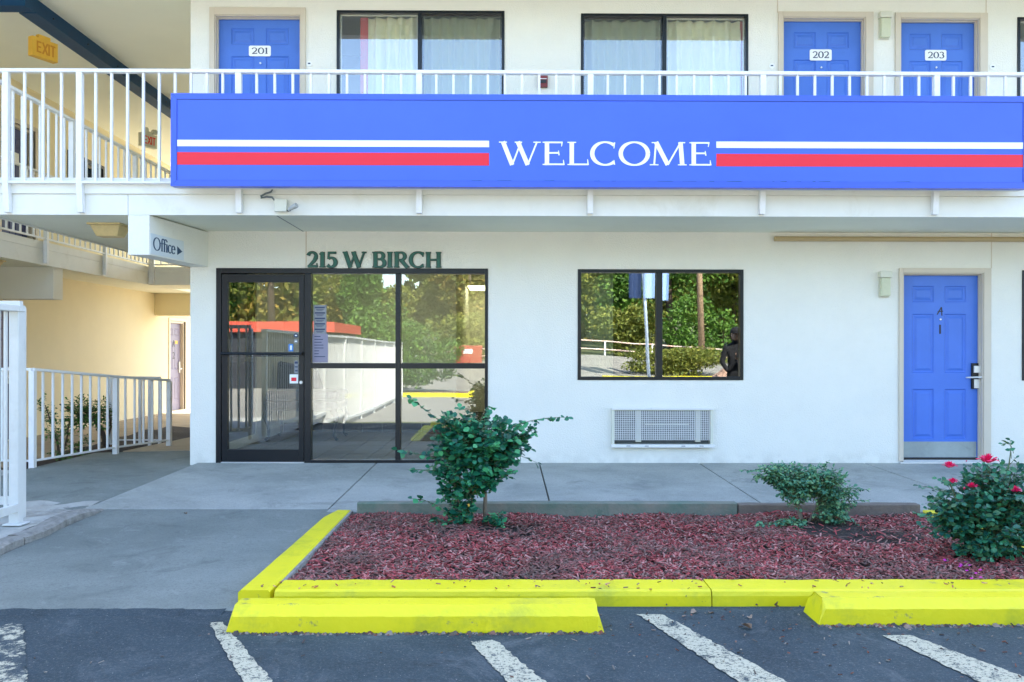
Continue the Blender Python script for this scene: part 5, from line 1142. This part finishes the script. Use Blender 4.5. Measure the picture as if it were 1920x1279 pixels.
# ================================================================ office furniture seen through the glass
ot = thing('bench_seat', 'black leather bench with curved legs behind the office glass', 'bench', (-2.6, 11.7, 0))
bx0, bx1, byy0, byy1 = QX(505, 800, 11.6), QX(641, 800, 11.6), 11.3, 12.1
MB().box(bx0, bx1, byy0, byy1, .42, .56).build('seat', M['leather'], ot, bev=.05); MB().box(bx0+.02, bx1+.015, byy0+.01, byy1-.02, .565, .70).build('cushion', M['leather'], ot, bev=.055)
MB().prism([(bx0, byy1-.2, .6), (bx1-.3, byy1-.2, .6), (bx1-.3, byy1-.05, .6), (bx0, byy1-.05, .6)], [(bx0, byy1-.12, 1.1), (bx1-.45, byy1-.12, 1.0), (bx1-.45, byy1+.0, 1.0), (bx0, byy1, 1.1)]).build('backrest', M['leather'], ot, bev=.04)
for X in (bx0+.07, bx1-.07):
    for Y in (byy0+.06, byy1-.08):
        s_ = 1 if X > (bx0+bx1)/2 else -1
        MB().tube([(X, Y, .43), (X+s_*.05, Y-.02, .33), (X+s_*.01, Y, .17), (X+s_*.015, Y, .06), (X+s_*.06, Y-.01, .022)], [.045, .038, .02, .016, .026], 8).build('leg', M['leather'], ot, smooth=True)
ol = thing('hall_light', 'lit ceiling light panel deep inside the office, upper right of the glass front', 'ceiling light', (-.6, 15.9, 2.5))
M['lit'] = bpy.data.materials.new('lit_panel'); M['lit'].use_nodes = True; _b = M['lit'].node_tree.nodes['Principled BSDF']; _b.inputs['Emission Color'].default_value = (1, .93, .55, 1); _b.inputs['Emission Strength'].default_value = 1.1
MB().box(-.74, -.2, 15.4, 16.5, 2.47, 2.56).build('housing', M['fixture'], ol); MB().box(-.72, -.22, 15.42, 16.48, 2.455, 2.469).build('panel', M['lit'], ol)
fill_panel = copy_tree(ol); fill_panel = [q for q in bpy.data.objects if q.name.startswith('hall_light') and q is not ol][0]; fill_panel.location = (-1.6, 11.2, 2.5); fill_panel['label'] = 'added unseen light panel brightening the front of the office, above the leather bench'  # extra panel out of view, added to brighten the office floor and bench
# cleaning cart in the passage, seen through the side glazing
ct = thing('cleaning_cart', 'yellow bin on a dark cleaning cart in the passage seen through the glass door', 'cart', (-4.75, 14.6, -.1))
cx_, cy_ = -4.55, 14.4
MB().box(cx_-.3, cx_+.25, cy_-.3, cy_+.3, .02, .36).build('cart_body', mat('teal_plastic', (.02, .14, .17), .5), ct, bev=.02); MB().prism([(cx_-.2, cy_-.25, .37), (cx_+.2, cy_-.25, .37), (cx_+.2, cy_+.25, .37), (cx_-.2, cy_+.25, .37)], [(cx_-.27, cy_-.3, .78), (cx_+.27, cy_-.3, .78), (cx_+.27, cy_+.3, .78), (cx_-.27, cy_+.3, .78)]).build('bin', mat('yellow_plastic', (.75, .42, .02), .5, var=.2), ct, bev=.02)
MB().tube([(cx_-.12, cy_, .7), (cx_-.22, cy_, 1.35)], .014, 8).build('broom_handle', M['exityellow'], ct)
for sx_ in (-.22, .17):
    for sy_ in (-.24, .24): MB().tube([(cx_+sx_-.015, cy_+sy_, -.04), (cx_+sx_+.015, cy_+sy_, -.04)], .055, 12).build('wheel', M['black'], ct)
# ================================================================ what the windows mirror: the far side of the lot
M['tleaf'] = [island_mat('tree_leaf_green', [(.05, .12, .02), (.09, .20, .03), (.15, .27, .04), (.04, .09, .02)], .6, .3, .25),
              island_mat('tree_leaf_olive', [(.13, .17, .03), (.22, .24, .04), (.09, .13, .03), (.26, .25, .04)], .6, .3, .25),
              island_mat('tree_leaf_autumn', [(.22, .20, .04), (.16, .19, .04), (.34, .23, .05), (.11, .15, .03)], .6, .3, .25)]
def foliage(name, cen, rad, n, s, m, parent, seed, lob=9):
    rg = np.random.default_rng(seed); cs = rg.normal(0, 1, (lob, 3)); cs /= np.linalg.norm(cs, axis=1)[:, None]; cs *= rg.uniform(.3, .75, (lob, 1))
    k = rg.integers(0, lob, n); d = rg.normal(0, 1, (n, 3)); d /= np.linalg.norm(d, axis=1)[:, None]
    p = (cs[k]+d*(rg.uniform(.5, 1, (n, 1)))*rg.uniform(.3, .5, lob)[k][:, None])*np.array(rad)+np.array(cen)
    a = rg.normal(0, 1, (n, 3)); a /= np.linalg.norm(a, axis=1)[:, None]; b_ = np.cross(a, rg.normal(0, 1, (n, 3))); b_ /= np.linalg.norm(b_, axis=1)[:, None]
    sz_ = s*rg.uniform(.6, 1.3, (n, 1)); V = np.stack([p-a*sz_, p+b_*sz_*.55, p+a*sz_, p-b_*sz_*.55], 1).reshape(-1, 3); V -= np.array(ORI[parent.name]) if parent is not None else 0
    me = bpy.data.meshes.new(name); me.from_pydata(V.tolist(), [], np.arange(n*4).reshape(-1, 4).tolist()); me.materials.append(m)
    o = bpy.data.objects.new(name, me); C.objects.link(o); o.parent = parent; o['kind'] = 'stuff'; return o
r = random.Random(31); k = 0
TR = [(-19, -33, 13, 0), (-14, -31, 15, 1), (-9.5, -36, 6.4, 0), (-6, -38, 8.0, 1), (-2.5, -36, 10.5, 2), (1, -38, 11, 2), (4.0, -37, 13, 1), (7.5, -38, 14, 0), (11, -36, 15, 0), (15, -37, 14, 1), (19.5, -36, 15, 0), (25, -38, 14, 1),
      (-12, -45, 7.5, 2), (-5, -47, 12, 2), (2, -48, 13, 2), (9, -46, 17, 0), (17, -47, 18, 1), (-24, -40, 16, 1)]
for x, y, h, kind in TR:
    z = gz(x, y)-.1; lab = ('green', 'olive', 'autumn coloured')[kind]
    o = thing('tree', 'leafy tree of the woods across the lot, mirrored in the windows', 'tree', (x, y, z), 'trees across the lot, mirrored in the windows')
    MB().tube([(x, y, z), (x+r.uniform(-.3, .3), y, z+h*.3), (x+r.uniform(-.5, .5), y, z+h*.7)], [.28, .2, .07], 8).build('trunk', M['barkdark'], o, smooth=True)
    foliage('crown', (x, y, z+h*.55), (h*.34, h*.27, h*.50), 11000, .17, M['tleaf'][kind], o, k); k += 1
# undergrowth
for x, y, rx_, rz_, kd in ((-8, -31, 3, 2.2, 0), (-3, -32, 3, 2, 1), (2, -32, 3, 2.2, 0), (7, -31.5, 3, 2.3, 1), (12, -32, 3, 2.5, 0), (17, -32, 3, 2.2, 0)):
    o = thing('undergrowth_bush', 'dense bush at the edge of the woods mirrored in the windows', 'bush', (x, y, gz(x, y)), 'bushes below the mirrored trees')
    foliage('foliage', (x, y, gz(x, y)+rz_*.7), (rx_, 1.6, rz_), 3500, .13, M['tleaf'][kd], o, k); k += 1
wd = thing('woods', 'deep woods closing off the view behind the mirrored trees', 'woods', (0, -58, 1))
for i in range(9):
    x = -44+i*11; h = (12+3*math.sin(i*2.3))*(.42 if i == 3 else 1); foliage('crown_mass', (x, -57, gz(x, -57)+h*.45), (9, 4, h*.6), 6000, .42, M['tleaf'][i % 3], wd, 300+i, 16)
# big round bush and island near the fence end
o = thing('big_bush', 'large rounded green bush at the end of the white fence, mirrored in the office glass', 'bush', (-3.6, -12.2, gz(-3.6, -12.2)))
foliage('foliage', (-3.3, -12.5, 1.0), (2.0, 1.4, 1.55), 9000, .06, M['tleaf'][0], o, 77, 14)
isl = thing('kerb_island', 'yellow kerbed mulch island below the big mirrored bush', 'kerb island', (-2, -12, -.4))
zi = gz(-3, -11.5)
MB().box(-5.6, -1.4, -13.2, -11.0, zi-.1, zi+.10).build('island_mulch', M['mulch'], isl); MB().box(-5.8, -1.2, -11.0, -10.85, zi-.1, zi+.14).box(-1.4, -1.2, -13.3, -11.0, zi-.1, zi+.14).build('island_kerb', M['yellow'], isl)
# sloping pipe rail
pr_ = thing('pipe_rail', 'rusty white pipe rail along the far side of the lot, mirrored in the windows', 'rail fence', (4, -27.5, .8)); M['rust'] = mat('rusty_rail', (.62, .36, .24), .6, col2=(.70, .62, .55), vscale=3)
RZ = lambda x: float(np.interp(x, [-5, 1, 3, 12, 16], [1.1, 1.55, 1.95, 1.35, 1.1]))
xs_ = [-5, 1, 3, 7, 12, 16]; 
for dz in (.95, .52): MB().tube([(x, -27.5, RZ(x)+dz-.95) for x in xs_], .04, 8).build('rail', M['rust'], pr_, smooth=True)
for x in np.linspace(-5, 16, 9): MB().tube([(x, -27.5, gz(x, -27.5)-.3), (x, -27.5, RZ(x))], .05, 8).build('post', M['rail'], pr_)
# hedge bed and boulder, banner pole, utility pole
hb = thing('low_hedge', 'low spreading junipers in a kerbed bed, mirrored in the office window', 'hedge', (8, -19, 0))
foliage('foliage', (7.6, -19.5, gz(7.6, -19.5)+.5), (3.0, 1.3, .75), 9000, .07, M['tleaf'][1], hb, 91, 14)
MB().box(4.2, 12, -17.6, -17.45, gz(7, -17.5)-.2, gz(7, -17.5)+.14).build('bed_kerb', M['yellow'], hb); MB().box(4.3, 12, -21, -17.61, gz(7, -19)-.3, gz(7, -18)+.05).build('bed_mulch', M['mulch'], hb)
bo = MB(); rg = np.random.default_rng(4)
import bmesh
bm = bmesh.new(); bmesh.ops.create_icosphere(bm, subdivisions=3, radius=1)
for v in bm.verts:
    n_ = v.co.copy(); f_ = 1+.13*math.sin(n_.x*4+1)+.1*math.sin(n_.y*5+n_.z*6)+.06*math.sin(n_.x*11+n_.z*9); v.co = Vector((n_.x*.75, n_.y*.5, n_.z*.7))*f_
me = bpy.data.meshes.new('boulder'); bm.to_mesh(me); bm.free(); me.materials.append(mat('boulder_rock', (.45, .28, .20), .9, var=.4, vscale=3, bump=1, bscale=6, bdist=.1))
bo = bpy.data.objects.new('boulder', me); C.objects.link(bo); bo.location = (7.0, -8.0, gz(7, -8)+.35); tag(bo, 'reddish boulder at the end of the low hedge, mirrored in the window', 'boulder')
fg = thing('banner_pole', 'leaning pole with pale blue banners, mirrored in the office window', 'banner', (5.9, -16.4, -.2)); M['banner'] = mat('banner_cloth', (.30, .45, .72), .7); M['polew'] = mat('pole_paint', (.55, .66, .82), .5)
z_ = gz(5.9, -16.4); MB().tube([(6.05, -16.4, z_), (5.75, -16.4, z_+4.6), (5.6, -16.4, z_+8)], .07, 10).build('pole', M['polew'], fg, smooth=True)
def banner(x, w_, z0, z1, m):
    mb = MB(); n_ = 8
    for i in range(n_):
        a, b_ = x+w_*i/n_, x+w_*(i+1)/n_; ya_, yb2 = -16.3+.05*math.sin(i*.9), -16.3+.05*math.sin((i+1)*.9)
        mb.quad((a, ya_, z0), (b_, yb2, z0-.04), (b_, yb2, z1), (a, ya_, z1)); mb.quad((a, ya_+.01, z0), (a, ya_+.01, z1), (b_, yb2+.01, z1), (b_, yb2+.01, z0-.04))
    mb.build('banner_cloth', m, fg)
banner(5.75, .5, 3.5, 6.2, M['banner']); banner(6.55, .3, 3.4, 6.0, M['banner']); banner(5.15, .5, 3.5, 6.2, M['navy'])
up = thing('utility_pole', 'wooden utility pole at the edge of the woods, mirrored in the office window', 'utility pole', (10.5, -26.2, .6)); MB().tube([(10.55, -26.2, gz(10, -26)-.2), (10.4, -26.2, 11)], [.19, .13], 10).build('pole', mat('pole_wood', (.40, .27, .16), .9, var=.3, vscale=8), up, smooth=True); MB().box(9.4, 11.4, -26.3, -26.18, 9.9, 10.05).build('crossarm', M['barkdark'], up)
for i, (z0, z1) in enumerate(((7.2, 7.9), (6.2, 7.0))):
    p_ = [(-30+2*i+t_*60/24, -24.0, z0+(z1-z0)*t_/24+.9*((t_-12)/12)**2-.9) for t_ in range(25)]
    tag(MB().tube(p_, .02, 5).build('power_line', M['black']), ('upper' if i == 0 else 'lower')+' overhead wire crossing the mirrored sky', 'wire')
# low building with a red roof edge beyond the fence
rb = thing('red_trim_building', 'low tan building with a red roof edge behind the fence, mirrored in the office glass', 'building', (-11, -17, -.4))
zr_ = -.5
MB().box(-24, -7.0, -20, -14.5, zr_, 2.0).build('wall', mat('dark_brown_wall', (.035, .04, .05), .8, var=.3), rb); MB().box(-24.2, -6.8, -20.2, -14.3, 2.0, 2.42).build('roof_edge', mat('red_trim', (.62, .09, .05), .6, var=.1), rb); MB().box(-9.5, -8.5, -14.5, -14.44, zr_, 1.55).build('door', M['bronze'], rb)
dm_ = thing('red_container', 'small red box with a white label beside the pipe rail, mirrored in the glass', 'container', (-1.9, -25, .4)); z_ = gz(-1.9, -25); MB().box(-2.7, -1.2, -25.5, -24.7, z_, z_+.95).build('body', mat('dark_red', (.35, .04, .03), .6), dm_, bev=.03); MB().box(-2.2, -1.7, -24.69, -24.68, z_+.5, z_+.75).build('label_plate', M['white'], dm_)
# person standing in the lot, seen as a reflection
pz = gz(4.3, 3.0)
pe = thing('person', 'person in dark clothes and a cap standing in the lot, mirrored in the office window', 'person', (4.3, 3.0, pz))
def skin(name, verts, edges, rad, m, root=0, sub=2):
    me = bpy.data.meshes.new(name); me.from_pydata(verts, edges, []); q = bpy.data.objects.new(name, me); C.objects.link(q); q.parent = pe
    s_ = q.modifiers.new('skin', 'SKIN'); s_.use_smooth_shade = True
    for i, rr in enumerate(rad): me.skin_vertices[0].data[i].radius = rr if isinstance(rr, tuple) else (rr, rr)
    me.skin_vertices[0].data[root].use_root = True; u_ = q.modifiers.new('sub', 'SUBSURF'); u_.levels = sub; u_.render_levels = sub; me.materials.append(m); return q
M['cloth'] = mat('dark_clothes', (.006, .007, .010), .9); M['skin'] = mat('skin', (.42, .25, .17), .6)
hgt = 1.0
bv = [(0, 0, .98), (0, 0, 1.18), (0, 0, 1.42), (0, .01, 1.53), (0, .02, 1.60), (0, .03, 1.70), (0, .02, 1.78),
      (-.19, 0, 1.42), (-.27, .02, 1.16), (-.19, .14, .98), (-.05, .22, 1.22), (.19, 0, 1.42), (.25, .02, 1.16), (.17, .16, 1.06), (.04, .22, 1.24),
      (-.10, 0, .92), (-.12, .02, .50), (-.13, 0, .09), (-.14, .13, .045), (.10, 0, .92), (.13, .02, .50), (.14, 0, .09), (.15, .13, .045)]
be = [(0, 1), (1, 2), (2, 3), (3, 4), (4, 5), (5, 6), (2, 7), (7, 8), (8, 9), (9, 10), (2, 11), (11, 12), (12, 13), (13, 14), (0, 15), (15, 16), (16, 17), (17, 18), (0, 19), (19, 20), (20, 21), (21, 22)]
bd = [(.16, .11), (.145, .10), (.17, .11), .06, .075, (.085, .10), (.07, .08), .065, .05, .042, .035, .065, .05, .042, .035, .095, .065, .045, .04, .095, .065, .045, .04]
if hasattr(bpy.data.meshes.new('t'), 'skin_vertices'): pass
def skin_obj(*a, **k):
    return skin(*a, **k)
me = bpy.data.meshes.new('body'); me.from_pydata(bv, be, []); q = bpy.data.objects.new('body', me); C.objects.link(q); q.parent = pe
s_ = q.modifiers.new('skin', 'SKIN'); s_.use_smooth_shade = True
for i, rr in enumerate(bd): me.skin_vertices[0].data[i].radius = rr if isinstance(rr, tuple) else (rr, rr)
me.skin_vertices[0].data[0].use_root = True
u_ = q.modifiers.new('sub', 'SUBSURF'); u_.levels = 2; u_.render_levels = 2; me.materials.append(M['cloth'])
bm = bmesh.new(); bmesh.ops.create_uvsphere(bm, u_segments=20, v_segments=12, radius=1)
for v in bm.verts:
    v.co = Vector((v.co.x*.095, v.co.y*.115, v.co.z*.135))
me = bpy.data.meshes.new('head'); bm.to_mesh(me); bm.free(); me.materials.append(M['skin']); q = bpy.data.objects.new('head', me); C.objects.link(q); q.parent = pe; q.location = (0, .03, 1.685)
cp = MB(); 
for k_ in range(4):
    pass
cp.tube([(0, .03, 1.71), (0, .03, 1.76), (0, .03, 1.81), (0, .03, 1.83)], [.122, .118, .085, .02], 16); cp.box(-.085, .085, .12, .24, 1.712, 1.722)
me = cp.mesh('cap', M['cloth']); q = bpy.data.objects.new('cap', me); C.objects.link(q); q.parent = pe
hand = MB()
for sx_ in (-1, 1):
    hand.box(sx_*.045-.03, sx_*.045+.03, .20, .235, 1.20, 1.28)
    for f_ in range(4): hand.tube([(sx_*.045-.022+f_*.015, .235, 1.27), (sx_*.045-.022+f_*.015, .27, 1.30-.004*f_), (sx_*.045-.022+f_*.015, .26, 1.325-.006*f_)], .008, 6)
    hand.tube([(sx_*.02, .23, 1.22), (sx_*-.0, .26, 1.25), (sx_*.005, .27, 1.28)], .010, 6)
me = hand.mesh('hands', M['skin']); q = bpy.data.objects.new('hands', me); C.objects.link(q); q.parent = pe
MB().box(4.3-.06, 4.3+.06, 3.23, 3.29, pz+1.25, pz+1.34).build('camera_body', M['black'], None)
cb = bpy.data.objects['camera_body']; tag(cb, 'small black camera held by the mirrored person', 'camera')
